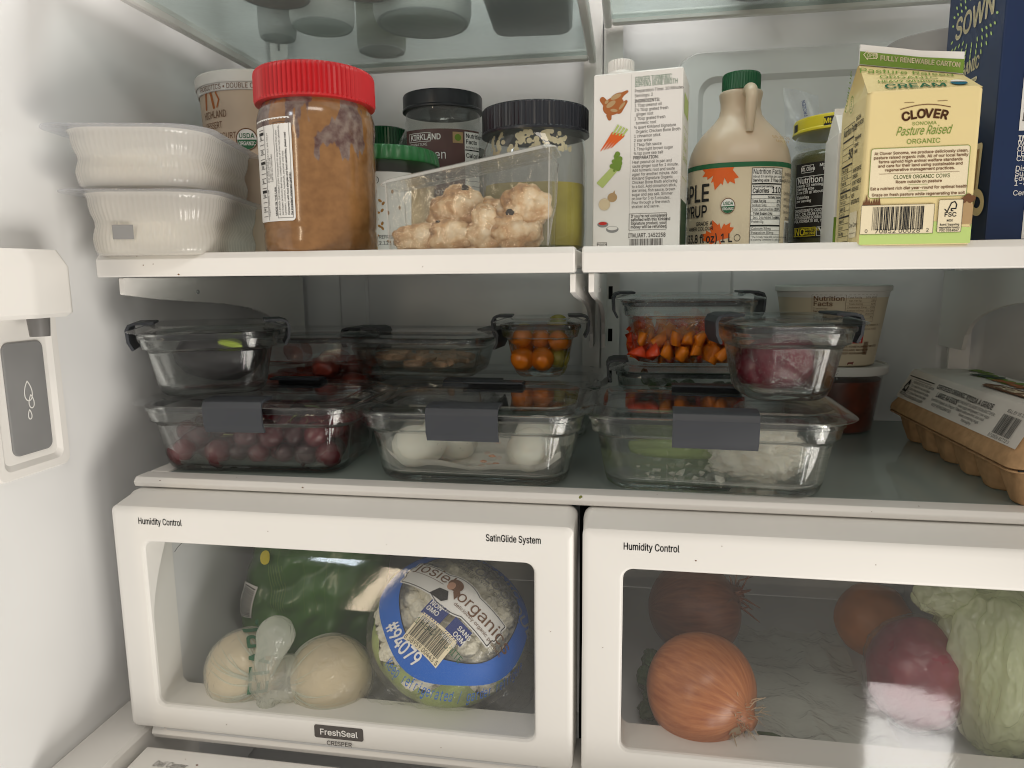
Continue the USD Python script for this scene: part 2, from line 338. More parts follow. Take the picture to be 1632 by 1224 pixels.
film('produce_bag', (0.96, 0.98, 0.95), 0.50, (0.84, 0.86, 0.78), 0.18, 1.45, 0.8, 60)
film('clam_edge', (0.95, 0.95, 0.95), 0.35, (0.9, 0.89, 0.86), 0.05, 1.6)
film('tray_plastic', (0.80, 0.80, 0.79), 0.80, (0.90, 0.87, 0.81), 0.14, 1.45, 0.12, 35)
film('tray_wrap', (0.90, 0.91, 0.94), 0.30, (0.78, 0.78, 0.80), 0.10, 1.45, 0.4, 45)
plain('pickle_brine', (0.085, 0.085, 0.025), 0.25, 0.5, 0.3, 25)
film('lettuce_film', (0.90, 0.95, 0.78), 0.80, (0.92, 0.96, 0.72), 0.14, 1.5, 0.35, 50)
plain('olive_glass', (0.15, 0.15, 0.13), 0.3, 0.5, 0.2, 25)
film('jar_clear', (0.90, 0.91, 0.90), 0.04, (0.5, 0.5, 0.5), 0.03, 1.52)
# peanut butter against the jar wall: bare dark patches near the top, drawn down by the knife
M('peanut_butter', {'g': ('texture_coordinate', {}), 'mp': ('mapping', {'scale': (42.0, 42.0, 12.0)}), 'n': ('noise_texture', {'scale': 1.0, 'detail': 3.0, 'roughness': 0.55}),
    's': ('separate_xyz', {}), 'mr': ('map_range', {'from_min': 0.060, 'from_max': 0.088, 'to_min': -0.15, 'to_max': 0.035, 'clamp': True}), 'a': ('math', {'math_type': 'add'}),
    'k': ('rgb_ramp', {'ramp': [(0.545, (0, 0, 0)), (0.56, (1, 1, 1))]}), 'n2': ('noise_texture', {'scale': 130.0, 'detail': 4.0}),
    'c1': ('rgb_ramp', {'ramp': [(0.3, (0.19, 0.088, 0.029)), (0.7, (0.26, 0.128, 0.046))]}), 'c2': ('rgb_ramp', {'ramp': [(0.35, (0.085, 0.040, 0.036)), (0.65, (0.20, 0.15, 0.125))]}),
    'mx': ('mix', {}), 'p': ('principled_bsdf', {'roughness': 0.16, 'specular_ior_level': 0.55, 'coat_weight': 0.4, 'coat_roughness': 0.05})},
  [('g.object', 'mp.vector'), ('mp.vector', 'n.vector'), ('g.object', 's.vector'), ('s.z', 'mr.value'), ('n.fac', 'a.value1'), ('mr.result', 'a.value2'), ('a.value', 'k.fac'),
   ('g.object', 'n2.vector'), ('n2.fac', 'c1.fac'), ('n2.fac', 'c2.fac'), ('k.color', 'mx.fac'), ('c1.color', 'mx.color1'), ('c2.color', 'mx.color2'), ('mx.color', 'p.base_color')], 'p.BSDF')
# onion skin: fine lines that run from root to neck (object x is the onion's axis)
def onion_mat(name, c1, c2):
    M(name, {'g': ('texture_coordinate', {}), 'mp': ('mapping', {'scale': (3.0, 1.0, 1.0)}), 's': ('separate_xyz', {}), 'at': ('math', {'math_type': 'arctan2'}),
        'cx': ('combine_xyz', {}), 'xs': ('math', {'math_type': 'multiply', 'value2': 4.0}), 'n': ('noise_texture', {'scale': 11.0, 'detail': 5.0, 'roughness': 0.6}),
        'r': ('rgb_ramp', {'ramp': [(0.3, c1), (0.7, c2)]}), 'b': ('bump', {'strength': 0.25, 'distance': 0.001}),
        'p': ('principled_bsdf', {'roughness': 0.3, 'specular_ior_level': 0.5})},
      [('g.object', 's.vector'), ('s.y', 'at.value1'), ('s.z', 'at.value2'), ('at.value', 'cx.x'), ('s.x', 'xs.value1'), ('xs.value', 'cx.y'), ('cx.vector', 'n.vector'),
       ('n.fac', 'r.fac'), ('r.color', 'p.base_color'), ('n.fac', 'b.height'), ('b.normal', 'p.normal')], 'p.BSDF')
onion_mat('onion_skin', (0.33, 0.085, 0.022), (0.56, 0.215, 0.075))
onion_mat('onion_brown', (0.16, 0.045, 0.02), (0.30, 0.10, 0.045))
#==STRUCT==
# ------------------------------------------------------------------ the refrigerator's interior
def struct(name, m, material, parent=None, smooth=35):
    p = part(name, m, material, parent, smooth)
    return tag(p, kind='structure') if parent is None else p
def xbar(poly, x0, x1, bev=0.001):
    """a (y, z) outline drawn along x, its ends bevelled"""
    p = np.array(poly.buffer(-bev*1.2).buffer(bev*1.2, quad_segs=3).exterior.coords)[:-1]
    c = p.mean(0); q = np.array(poly.buffer(-bev*1.2).buffer(bev*0.2, quad_segs=3).exterior.coords)[:-1]
    s = c+(p-c)*(1-bev/np.abs(p-c).max(0))
    X = lambda pp, x: np.column_stack([np.full(len(pp), x), pp[:, 0], pp[:, 1]])
    return loft([X(s, x0), X(p, x0+bev), X(p, x1-bev), X(s, x1)])
def yzplate(poly, x0, x1):
    m = extrude(poly, x1-x0); v = np.array(m.vertices); m.vertices = np.column_stack([v[:, 2]+x0, v[:, 0], v[:, 1]]); return outward(m)
LX, RX, BY = -0.431, 0.43, 0.372
struct('left_wall', bx(LX-0.02, LX, -0.26, BY, -0.62, 0.6, 0.004), 'liner')
struct('right_wall', bx(RX, RX+0.02, -0.10, BY, -0.62, 0.6, 0.004), 'liner')
struct('back_wall', bx(LX-0.02, RX+0.02, BY, BY+0.02, -0.62, 0.6, 0.002), 'liner')
struct('ceiling', bx(LX-0.02, RX+0.02, -0.26, BY+0.02, 0.6, 0.62, 0.002), 'liner')
struct('floor', bx(LX-0.02, RX+0.02, -0.26, BY+0.02, -0.66, -0.62, 0.002), 'liner')
# rounded corners of the liner, the raised duct cover, and two low ribs
for s, x in ((1, LX), (-1, RX)):
    q = [(x, BY), (x+s*0.035, BY)]+[(x+s*0.035*(1-math.cos(a)), BY-0.035*(1-math.sin(a))) for a in np.linspace(PI/2, 0, 8)]
    q = [(x-s*0.001, BY+0.001)]+[(x+s*0.035*(1-math.sin(a)), BY-0.035*(1-math.cos(a))) for a in np.linspace(0, PI/2, 9)]
    m = extrude(Polygon(q).buffer(0), 1.2); m.apply_translation((0, 0, -0.61)); struct('wall_corner', outward(m), 'liner')
def rrect_xz(x0, x1, z0, z1, r, n=6): return rr(x1-x0, z1-z0, r, n)+np.array([(x0+x1)/2, (z0+z1)/2])
struct('duct_cover', loft([at_y(rrect_xz(0.082, 0.37, 0.03, 0.238, 0.035), BY), at_y(rrect_xz(0.085, 0.367, 0.033, 0.235, 0.032), BY-0.008), at_y(rrect_xz(0.091, 0.361, 0.039, 0.229, 0.028), BY-0.011),
       at_y(rrect_xz(0.112, 0.34, 0.06, 0.208, 0.02), BY-0.011), at_y(rrect_xz(0.118, 0.334, 0.066, 0.202, 0.016), BY-0.006)]), 'liner')
for x in (-0.345, 0.12): struct('wall_rib', bx(x, x+0.04, BY-0.005, BY+0.001, -0.188, -0.008, 0.004), 'liner')
# slotted shelf tracks
def track(x, z0, z1, label, top=0.30):
    t = thing('shelf_track', label, 'shelf track', (x, BY-0.02, 0))
    pl = sbox(-0.011, z0, 0.011, z1); slots = [sbox(-0.0026, z, 0.0026, z+0.016) for z in np.arange(z0+0.028, min(z1, top)-0.02, 0.052)]
    m = extrude(pl.difference(unary_union(slots)), 0.004); part('rail', swap(m, 'xzy'), 'white_plastic', t)
    part('backing', bx(-0.0105, 0.0105, 0.0045, 0.006, z0, z1), 'dark_slot', t)  # near-black sheet stands in for the shade inside the slots
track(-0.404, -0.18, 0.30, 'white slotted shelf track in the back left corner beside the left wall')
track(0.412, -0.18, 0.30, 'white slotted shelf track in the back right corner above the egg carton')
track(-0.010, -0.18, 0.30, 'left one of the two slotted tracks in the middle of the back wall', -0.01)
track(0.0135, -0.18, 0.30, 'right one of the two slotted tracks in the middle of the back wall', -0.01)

def shelf(label, x0, x1, z, zr, glass_mat, trim=True, brx=None, drop=0.06):
    t = thing('glass_shelf', label, 'shelf', (0, 0, 0))
    if trim:
        part('front_trim', xbar(Polygon([(0, z-0.0165), (0, z-0.0022), (0.0045, z+0.0026), (0.021, z+0.0026), (0.021, z-0.0165)]), x0, x1, 0.0012), 'white_plastic', t)
    part('glass_pane', bx(x0+0.008, x1-0.008, 0.0215, 0.336, z-0.005, z), glass_mat, t)
    for s in ((x0, x0+0.0085), (x1-0.0085, x1)): part('side_rail', bx(s[0], s[1], 0.0215, 0.345, z-0.0125, z+0.0015, 0.0015), 'white_plastic', t)
    part('rear_bar', bx(x0+0.009, x1-0.009, 0.336, 0.345, z-0.010, z+0.002, 0.0015), 'white_plastic', t)
    for x in brx or []:
        b = z-0.0172
        c = [(0.012, b), (0.012, b-0.014)]+[tuple(p) for p in spline([(0.03, b-0.016), (0.12, b-0.024), (0.20, b-0.032), (0.245, b-0.042), (0.275, b-0.058), (0.288, b-0.084)], 18)]+[(0.345, b-0.084), (0.345, b)]
        bp = part('bracket', yzplate(Polygon(c).buffer(-0.0015).buffer(0.0015), x, x+0.004), 'white_plastic', t)
        part('screw', move(swap(lathe([(0.0022, -0.001), (0.0022, 0.001)], 12), 'zxy'), x+0.002+(0.002 if x < 0.1 else -0.002), 0.115, b-0.014), 'grey_plastic', bp)
    return t
shelf('left half of the middle glass shelf, carrying the peanut butter and white trays', -0.400, -0.0042, 0.0, 0, 'shelf_glass', True, [-0.389, -0.0085])
shelf('right half of the middle glass shelf, carrying the yellow cream carton and maple jug', 0.0010, 0.400, 0.0, 0, 'shelf_glass', True, [0.0055, 0.386])
shelf('upper left glass shelf seen from below with round bases showing through', -0.413, -0.0060, 0.2375, 0, 'shelf_glass')
shelf('upper right glass shelf seen from below, a little higher than the left one', 0.0030, 0.413, 0.2745, 0, 'shelf_glass')

# glass cover over the crispers
t = thing('crisper_cover', 'wide glass cover shelf with white front trim above the two crisper drawers', 'shelf')
part('front_trim', xbar(Polygon([(0.0105, -0.1985), (0.0095, -0.194), (0.0125, -0.1900), (0.031, -0.1900), (0.031, -0.1985)]), -0.392, 0.40, 0.0015), 'white_plastic', t)
for a, b in ((-0.392, -0.372), (0.382, 0.40)): part('side_trim', bx(a, b, 0.0315, 0.345, -0.1985, -0.1903, 0.0015), 'white_plastic', t)
part('glass_pane', bx(-0.3715, 0.3815, 0.0315, 0.345, -0.196, -0.1906), 'floor_glass', t)
p = part('herb_crumb', turn(bx(-0.0012, 0.0012, 0.0105, 0.012, -0.1945, -0.190), 0, 35, 0), 'stem_green', t)

def fit(m, x, z, h): return front(m, x, 0, z)
def crisper(label, x0, x1, wx0, wx1, words, badge=None, extra=None):
    t = thing('crisper_bin', label, 'drawer')
    R = lambda ins, top, bot, y, r: at_y(rrect_xz(x0+ins, x1-ins, bot, top, r), y)
    zo, zt = -0.3855, -0.2365
    O = lambda e, y: at_y(rrect_xz(wx0-e, wx1+e, zo-e, zt+e, 0.0075+e), y)
    part('front_frame', loft([R(0, -0.2, -0.4095, 0.016, 0.008), R(0, -0.2, -0.4095, 0.006, 0.008), R(0.0006, -0.2012, -0.4090, 0.003, 0.008), R(0.0010, -0.2062, -0.4080, -0.0180, 0.005), R(0.0024, -0.2082, -0.404, -0.0197, 0.005),
        R(0.0060, -0.2130, -0.396, -0.0203, 0.006), O(0.0032, -0.0203), O(0.0012, -0.0195), O(0, -0.0175), O(0, 0.016)], ring=True), 'drawer_white', t, 30)
    # bowed clear window
    g = 24; zz = np.linspace(zo-0.003, zt+0.003, g); u = (zz-zo)/(zt-zo)
    yy = np.where(u < 0.52, -0.0150, -0.0150+0.029*((np.maximum(u, 0.52)-0.52)/0.48)**1.6)
    xs = np.linspace(wx0-0.002, wx1+0.002, 12); v = np.array([(x, y, z) for z, y in zip(zz, yy) for x in xs])
    f = [(a*12+b, a*12+b+1, (a+1)*12+b+1, (a+1)*12+b) for a in range(g-1) for b in range(11)]
    part('window', (v, np.array(f)), 'window_plastic', t, True)
    fl, th = -0.4125, 0.003
    side = [(y, z) for y, z in zip(yy+0.001, zz)]
    for a in (wx0-0.0045, wx1+0.0015):
        part('tub_side', yzplate(Polygon([(0.335, fl), (0.335, -0.205), (0.018, -0.205)]+side[::-1]+[(-0.014, fl)]).buffer(0), a, a+th), 'tub_white', t)
    part('tub_back', bx(wx0-0.004, wx1+0.004, 0.3355, 0.3385, fl, -0.205), 'tub_white', t)
    part('tub_floor', bx(wx0-0.001, wx1+0.001, -0.012, 0.335, fl-0.003, fl), 'tub_white', t)
    for s, xa, xb, z in words:
        h = 0.0054; part('lettering', place(heavy(textw(s, xb-xa, h), 0.00009), (xa, -0.0203, z), (1, 0, 0), (0, 0, 1), 0.0002), 'ink_black', t)
    if badge:
        x, z = badge
        b = part('badge', loft([at_y(rrect_xz(x-0.0215, x+0.0215, z-0.0058, z+0.0058, 0.0018), -0.0195), at_y(rrect_xz(x-0.0215, x+0.0215, z-0.0058, z+0.0058, 0.0018), -0.0207)]), 'ink_grey', t)
        part('lettering', place(text('FreshSeal', 0.0052, True, 0, -0.0026, 'c'), (x, -0.0207, z), (1, 0, 0), (0, 0, 1), 0.0002), 'ink_white', b)
        part('lettering', place(text('CRISPER', 0.0038, True, 0, 0, 'c'), (x, -0.0203, z-0.0118), (1, 0, 0), (0, 0, 1), 0.0004), 'ink_grey', t)
    return t
crisper('left crisper drawer with white frame, its window showing bagged cauliflower and round vegetables', -0.3930, -0.0020, -0.3640, -0.0330,
        [('Humidity Control', -0.3665, -0.3265, -0.2205), ('SatinGlide System', -0.0700, -0.0275, -0.2195)], badge=(-0.198, -0.3945))
crisper('right crisper drawer with white frame, its window showing the onions', 0.0030, 0.3940, 0.0345, 0.366, [('Humidity Control', 0.0343, 0.0750, -0.2205)])
h = thing('stray_hair', 'thin dark stray hair on the upper left corner of the left drawer window', 'hair')
part('strand', tube(spline([(-0.3365, 0.0085, -0.2405), (-0.341, 0.0045, -0.2425), (-0.345, 0.0005, -0.2462), (-0.3475, -0.0035, -0.2510)], 14), 0.00022, 5), 'ink_black', h)
struct('drawer_divider', bx(-0.0012, 0.0022, 0.03, 0.34, -0.42, -0.2, 0.0005), 'dark_slot')  # near-black plate added so the gap between the bins stays dark
# below: ledge and deli drawer
struct('drawer_rail', xbar(Polygon([(-0.010, -0.4245), (-0.013, -0.419), (-0.010, -0.4135), (0.03, -0.4135), (0.03, -0.4245)]), -0.3795, 0.42, 0.001), 'white_plastic')
struct('side_ledge', xbar(Polygon([(-0.10, -0.50), (-0.10, -0.4155), (0.06, -0.4145), (0.06, -0.50)]), LX+0.0005, -0.3835, 0.003), 'white_plastic')
t = thing('deli_bin', 'white deli drawer below the left crisper, lettered top just in view', 'drawer')
part('drawer_lid', xbar(Polygon([(-0.074, -0.50), (-0.074, -0.4280), (-0.022, -0.4258), (-0.0185, -0.428), (-0.0185, -0.50)]), -0.3795, 0.395, 0.0025), 'drawer_white', t)
part('lettering', place(textw('Deli Center', 0.030, 0.0062, slant=0.2), (-0.3578, -0.0425, -0.42655), (1, 0, 0), (0, 0.9991, 0.0428), 0.0004), 'ink_grey', t)

# small marks of use
def specks(parent, spots):
    for x, y, z, r, ax in spots:
        m = blob((0, 0, 0), (r, r*0.7, r*0.7), 0.4, 2, int(abs(x)*9999), 1); m.vertices = np.array(m.vertices)*((1, 0.15, 1) if ax == 'y' else (1, 1, 0.15)); part('speck', move(m, x, y, z), 'ink_brown', parent)
cris = [p for p in stage.GetPrimAtPath('/World').GetChildren() if p.GetName().startswith('crisper_bin')]
specks(cris[1], [(0.0870, -0.0204, -0.2262, 0.0007, 'y'), (0.1050, -0.0204, -0.2140, 0.0004, 'y'), (0.210, -0.0204, -0.222, 0.0004, 'y'), (0.020, -0.0204, -0.300, 0.0004, 'y')])
specks(cris[0], [(-0.250, -0.0204, -0.221, 0.0004, 'y'), (-0.150, -0.0204, -0.2270, 0.0003, 'y'), (-0.020, -0.0204, -0.29, 0.0004, 'y'), (-0.300, -0.0204, -0.3975, 0.0005, 'y'), (-0.11, -0.0204, -0.3985, 0.0004, 'y')])
specks(t, [(-0.3200, -0.036, -0.4263, 0.0012, 'z'), (-0.3340, -0.031, -0.4261, 0.0005, 'z'), (-0.313, -0.045, -0.4266, 0.0004, 'z'), (-0.20, -0.03, -0.4262, 0.0005, 'z')])
cov = stage.GetPrimAtPath('/World/crisper_cover')
specks(cov, [(-0.2330, 0.0100, -0.1930, 0.0008, 'y'), (-0.3660, 0.0105, -0.1922, 0.0006, 'y'), (-0.30, 0.022, -0.1899, 0.0005, 'z'), (0.06, 0.020, -0.1899, 0.0004, 'z'), (0.215, 0.0100, -0.1935, 0.0005, 'y'), (0.25, 0.018, -0.1899, 0.0006, 'z')])
sh = stage.GetPrimAtPath('/World/glass_shelf')
specks(sh, [(-0.356, 0.0, -0.0070, 0.0006, 'y'), (-0.347, 0.0, -0.0062, 0.0005, 'y'), (-0.325, 0.0, -0.0148, 0.0009, 'y'), (-0.362, 0.001, 0.0005, 0.0005, 'y'), (-0.12, 0.0, -0.011, 0.0004, 'y')])

# water dispenser on the left wall
t = thing('water_dispenser', 'white water dispenser with grey push pad on the left refrigerator wall', 'dispenser')
def fillet(q, r, n=4):
    q = np.array(q, float); out = []
    for k in range(len(q)):
        a, b, c = q[k-1], q[k], q[(k+1) % len(q)]; u, v = a-b, c-b; lu, lv = np.linalg.norm(u), np.linalg.norm(v); d = min(r, lu*0.45, lv*0.45)
        p0, p1 = b+u/lu*d, b+v/lv*d
        for t_ in np.linspace(0, 1, n): out.append((1-t_)**2*p0+2*t_*(1-t_)*b+t_*t_*p1)
    return np.array(out)
P1 = lambda q, z: at_z(fillet(q, 0.003), z)
lo = [(LX+0.001, -0.15), (-0.412, -0.118), (-0.3945, -0.0690), (-0.3945, -0.0345), (-0.4, -0.0300), (LX+0.001, -0.029)]
hi = [(LX+0.001, -0.150), (-0.415, -0.118), (-0.4000, -0.0690), (-0.4000, -0.0390), (-0.404, -0.0345), (LX+0.001, -0.033)]
lo2 = [(LX+0.001, -0.146), (-0.414, -0.116), (-0.3980, -0.0680), (-0.3980, -0.0370), (-0.403, -0.0330), (LX+0.001, -0.032)]
part('housing', loft([P1(lo2, -0.0465), P1(lo, -0.0435), P1(lo, -0.0080), P1(hi, 0.0045)]), 'white_plastic', t, 25)
YZ = lambda y0, y1, z0, z1, r, x: np.column_stack([np.full(28, x), *(rr(y1-y0, z1-z0, r)+np.array([(y0+y1)/2, (z0+z1)/2])).T])
part('surround', loft([YZ(-0.087, -0.0165, -0.170, -0.036, 0.006, LX), YZ(-0.087, -0.0165, -0.170, -0.036, 0.006, LX+0.003), YZ(-0.086, -0.0175, -0.169, -0.037, 0.006, LX+0.0042), YZ(-0.080, -0.0235, -0.163, -0.043, 0.006, LX+0.0042),
     YZ(-0.0765, -0.0265, -0.159, -0.047, 0.005, LX+0.0010)], cap0=False), 'white_plastic', t, 30)
pp = part('push_pad', loft([YZ(-0.069, -0.0315, -0.1535, -0.0655, 0.006, LX+0.0005), YZ(-0.069, -0.0315, -0.1535, -0.0655, 0.006, LX+0.0022), YZ(-0.068, -0.0325, -0.1525, -0.0665, 0.006, LX+0.0028)]), 'panel_grey', t)
def drop(h):
    a = np.linspace(0, 2*PI, 40); r = h*0.30
    return Polygon([(r*math.sin(q)*(0.5-0.5*math.cos(q))**0.35, h*0.5*math.cos(q)) for q in a]).buffer(0)
d = unary_union([affinity.translate(g.difference(g.buffer(-0.0009)), x, y) for g, x, y in ((drop(0.0165), -0.0005, 0.008), (drop(0.0115), 0.0015, -0.0005), (drop(0.0085), -0.0012, -0.0105))])
part('droplet_sign', place(flat(d), (LX+0.0028, -0.0500, -0.1120), (0, 1, 0), (0, 0, 1), 0.0003), 'ink_white', pp)
part('nozzle', turn(move(lathe([(0.0060, -0.0145), (0.0068, -0.0145), (0.0078, 0.0), (0.0078, 0.008)], 28), -0.4065, -0.0560, -0.0460), 0, 0, 0), 'nozzle_grey', t)
#==TOP==
# ------------------------------------------------------------------ on the middle shelf, left half
def ribbed_tray(label, loc, rotz, w, d, h, seed, labelbox=False):
    t = thing('food_tray', label, 'tray', loc, rotz, group=None)
    n = 26; base = rr(w, d, 0.034, n); c = base.copy()
    ang = np.arange(len(base)); L = []
    seg = np.r_[0, np.cumsum(np.linalg.norm(np.diff(base, axis=0), axis=1))]
    # dense outline so that the upright ribs are real
    per = np.r_[seg, seg[-1]+np.linalg.norm(base[0]-base[-1])]; P = np.vstack([base, base[:1]])
    s = np.linspace(0, per[-1], 420, endpoint=False); Q = np.column_stack([np.interp(s, per, P[:, k]) for k in (0, 1)])
    nrm = np.roll(Q, -1, 0)-np.roll(Q, 1, 0); nrm = np.column_stack([nrm[:, 1], -nrm[:, 0]]); nrm /= np.linalg.norm(nrm, axis=1, keepdims=True)
    rib = np.abs(np.sin(s/per[-1]*PI*112))**1.6
    prof = [(0.0095, 0.0, 0), (0.0062, 0.0012, 0), (0.0048, 0.005, .3), (0.0036, h*0.26, 1), (0.0042, h*0.34, .9), (0.0060, h*0.47, .5), (0.0058, h*0.55, .5), (0.0034, h*0.68, .9), (0.0022, h*0.80, 1), (0.0020, h*0.9, .7), (0.0010, h*0.955, 0), (0.0, h-0.001, 0)]
    for ins, z, k in prof: L.append(at_z(Q-nrm*(ins+0.0007*k*rib)[:, None], z))
    part('tray_body', loft(L, True, False), 'tray_plastic', t, 60)
    F = rr(w+0.014, d+0.012, 0.030, 20); F2 = rr(w-0.002, d-0.002, 0.03, 20)
    F = F+np.where((F[:, :1] < -w*0.35) & (F[:, 1:] < -d*0.30), [[-0.006, -0.003]], [[0, 0]])
    part('flange', loft([at_z(F2, h-0.0012), at_z(F, h-0.0004), at_z(F, h+0.0004), at_z(F2, h+0.0008)]), 'tray_wrap', t, 40)
    g = rr(w+0.002, d, 0.03, 20); cc = []
    for k in np.linspace(1, 0.02, 9): cc.append(np.column_stack([g*k, h+0.0009+0.004*(1-k*k)+0.0012*(meshkit.noise(np.column_stack([g*k*60, np.full(len(g), seed)]), seed)-0.5)]))
    part('film_lid', loft(cc, False, True), 'tray_wrap', t, True)
    part('contents', blob((0, 0, h*0.47), (w*0.42, d*0.42, h*0.40), 0.05, 2, seed, 3), 'egg_white', t)
    if labelbox: part('date_stamp', place(rect(-0.008, -0.0055, 0.008, 0.0055), (-0.014, -d/2+0.0032, h*0.36), (1, 0, 0), (0, 0, 1), 0.0005), 'panel_grey', t)
    return t
ribbed_tray('lower white ribbed plastic tray with a grey stamp, resting on the shelf edge', (-0.3580, 0.0570, 0.0005), 13.0, 0.106, 0.163, 0.0490, 1, True)
ribbed_tray('upper white ribbed plastic tray with film lid, stacked on the other tray', (-0.3630, 0.0540, 0.0535), 13.0, 0.110, 0.163, 0.0435, 2)

# yoghurt tub
t = thing('yogurt_tub', 'cream yogurt tub with pale lid behind the white trays', 'tub', (-0.3420, 0.1850, 0.0))
UsdGeom.Xformable(t).AddScaleOp().Set(Gf.Vec3f(1.075, 1.075, 1.075))
Ry = lambda z: 0.0478+0.0072*np.asarray(z)/0.15
part('tub', lathe([(0.044, 0), (0.0472, 0.001), (Ry(0.002), 0.003), (Ry(0.152), 0.152)], 72), 'tub_cream', t)
part('lid', lathe([(0.0578, 0.1545), (0.0583, 0.1555), (0.0583, 0.1635), (0.0572, 0.165), (0.055, 0.165), (0.053, 0.163)], 72), 'tub_white_matte', t)
part('rim_band', lathe([(0.0555, 0.148), (0.0562, 0.1485), (0.0566, 0.1545)], 72, False, False), 'tub_white_matte', t)
part('lettering', wrap(cat(text('PROBIOTICS • DOUBLE CREAM', 0.0042, False, 0, 0, 'c', 0.85)), 0.0566, -2, 0.1493), 'ink_brown', t)
part('lettering', wrap(cat(text('HIGHLAND', 0.0060, False, 0.004, 0, 'c', 0.7), text('DESSERT', 0.0055, False, 0.002, -0.009, 'c', 0.7), text('LOWFAT YOGURT', 0.0052, False, 0.004, -0.0185, 'c', 0.75)), Ry, -27, 0.1260), 'ink_brown', t)
part('emblem', wrap(cat(flat(LineString([(-0.006, 0), (-0.004, 0.012), (0.0, 0.020), (0.004, 0.010), (0.006, 0)]).buffer(0.0014)), flat(LineString([(0.010, 0), (0.013, 0.006), (0.010, 0.012), (0.012, 0.017)]).buffer(0.0008))), Ry, -27, 0.1350), 'ink_rust', t)
def seal(parent, fn, s=1.0, wordcol='ink_green'):
    e = part('seal', fn(flat(Point(0, 0).buffer(0.0095*s, 24))), 'ink_white', parent)
    up, lo_ = Point(0, 0).buffer(0.0086*s, 24).intersection(sbox(-1, -1, 1, -0.0001)), None
    part('seal_base', fn(flat(up.difference(sbox(-0.0001, -0.0001, 0.0001, 0))), 0.0004), wordcol, e)
    part('seal_ring', fn(flat(Point(0, 0).buffer(0.0097*s, 24).difference(Point(0, 0).buffer(0.0088*s, 24))), 0.0005), 'ink_brown', e)
    part('lettering', fn(cat(text('USDA', 0.0040*s, True, 0, 0.0012*s, 'c', 0.9)), 0.0006), wordcol, e)
    part('lettering', fn(text('ORGANIC', 0.0032*s, True, 0, -0.0050*s, 'c', 0.72), 0.0007), 'ink_white', e)
seal(t, lambda m, e=0.0003: wrap(m, Ry, 12, 0.1060, e))
# carton with teal band behind it
t = thing('small_carton', 'small white carton with a teal stripe between the trays and the peanut butter', 'carton', (-0.2640, 0.122, 0.0), 8)
part('box', solid(0.032, 0.028, 0.066, 0.001, 0.0008, 2), 'carton_white', t)
part('stripe', front(rect(-0.016, 0.0, 0.016, 0.0085), 0, -0.014, 0.0475), 'ink_teal', t)
part('lettering', front(cat(text('Milk', 0.005, False, -0.013, -0.006), rect(-0.014, -0.0105, 0.014, -0.0098), text('Low fat Yogurt', 0.0042, False, -0.014, -0.019, sx=0.85), text('and fruit', 0.0035, False, -0.014, -0.026)), 0, -0.014, 0.0475), 'ink_black', t)

# peanut butter jar
t = thing('peanut_butter_jar', 'tall peanut butter jar with ribbed red lid and white side label', 'jar', (-0.2222, 0.0495, 0.0))
body = [(0.038, 0.0), (0.0440, 0.0012), (0.0462, 0.005), (0.0468, 0.012), (0.0466, 0.0175), (0.0458, 0.0200), (0.0466, 0.0225), (0.0472, 0.03), (0.0472, 0.088), (0.0466, 0.0905), (0.0470, 0.0935), (0.0476, 0.1), (0.0474, 0.107), (0.0458, 0.1135), (0.0425, 0.119), (0.0415, 0.128)]
part('jar', lathe(body, 96), 'peanut_butter', t, 50)
n = 300; a = np.linspace(0, 2*PI, n, endpoint=False); rib = 0.0009*np.clip(np.sin(a*75)*1.6, -1, 1)
L = [np.column_stack([(r+k*rib)*np.cos(a), (r+k*rib)*np.sin(a), np.full(n, z)]) for r, z, k in ((0.0455, 0.1192, 0), (0.0476, 0.1196, .3), (0.0478, 0.1212, .5), (0.0476, 0.1218, 1), (0.0474, 0.1410, 1), (0.0472, 0.1432, .8), (0.0462, 0.1450, .3), (0.0445, 0.1457, 0))]
part('lid', loft(L), 'red_lid', t, 25)
RJ = 0.0474
lb = part('label', wrap(flat(sbox(-0.029, 0.0, 0.016, 0.078).buffer(-0.003).buffer(0.003, quad_segs=4)), RJ, -19, 0.026, 0.0001, 0.005), 'paper', t)
W = lambda m, eps=0.0004: wrap(m, RJ, -19, 0.026, eps, 0.006)
def upright(ls, h, lead, x, y, bold=False, sx=1.0): return cat([text(s, h, bold, x+i*lead, y, 'l', sx, rot=90) for i, s in enumerate(ls)])
part('lettering', W(cat(upright(['ALLERGEN INFORMATION: Processed on equipment that also', 'packages products that may contain traces of tree nuts (almonds,', 'cashews, coconut, hazelnuts, pecans) and soy.'], 0.0016, 0.0027, 0.0030, 0.0042),
     upright(['Consumers with food allergies and food sensitivities, please read', 'the ingredient statement carefully.'], 0.0016, 0.0027, 0.0113, 0.0042, True, 0.92), upright(['MADE IN THE USA'], 0.0018, 0.003, -0.0006, 0.004, True),
     upright(['DISTRIBUTED BY:', 'P.O. BOX 34535 SEATTLE, WA 98124', '1-800-774-2678', 'CERTIFIED ORGANIC'], 0.0015, 0.0021, -0.0095, 0.030), upright(['Organic peanuts, salt'], 0.0015, 0.002, -0.0095, 0.004), frame2(-0.0002, 0.0022, 0.0144, 0.0745, 0.0003), rect(-0.0118, 0.001, -0.0114, 0.076))), 'ink_black', lb)
ym = [y for y in np.linspace(0.004, 0.070, 19)]
part('facts_table', W(cat([rect(-0.0205, y, -0.0128, y+(0.0022 if k % 6 == 5 else 0.0004)) for k, y in enumerate(ym)], [text(s, 0.0022, True, -0.0195, y+0.0009, sx=0.8) for s, y in zip(['Fat', '16g', '8g', 'Sod', '190', '0g'], ym[1::3])])), 'ink_black', lb)

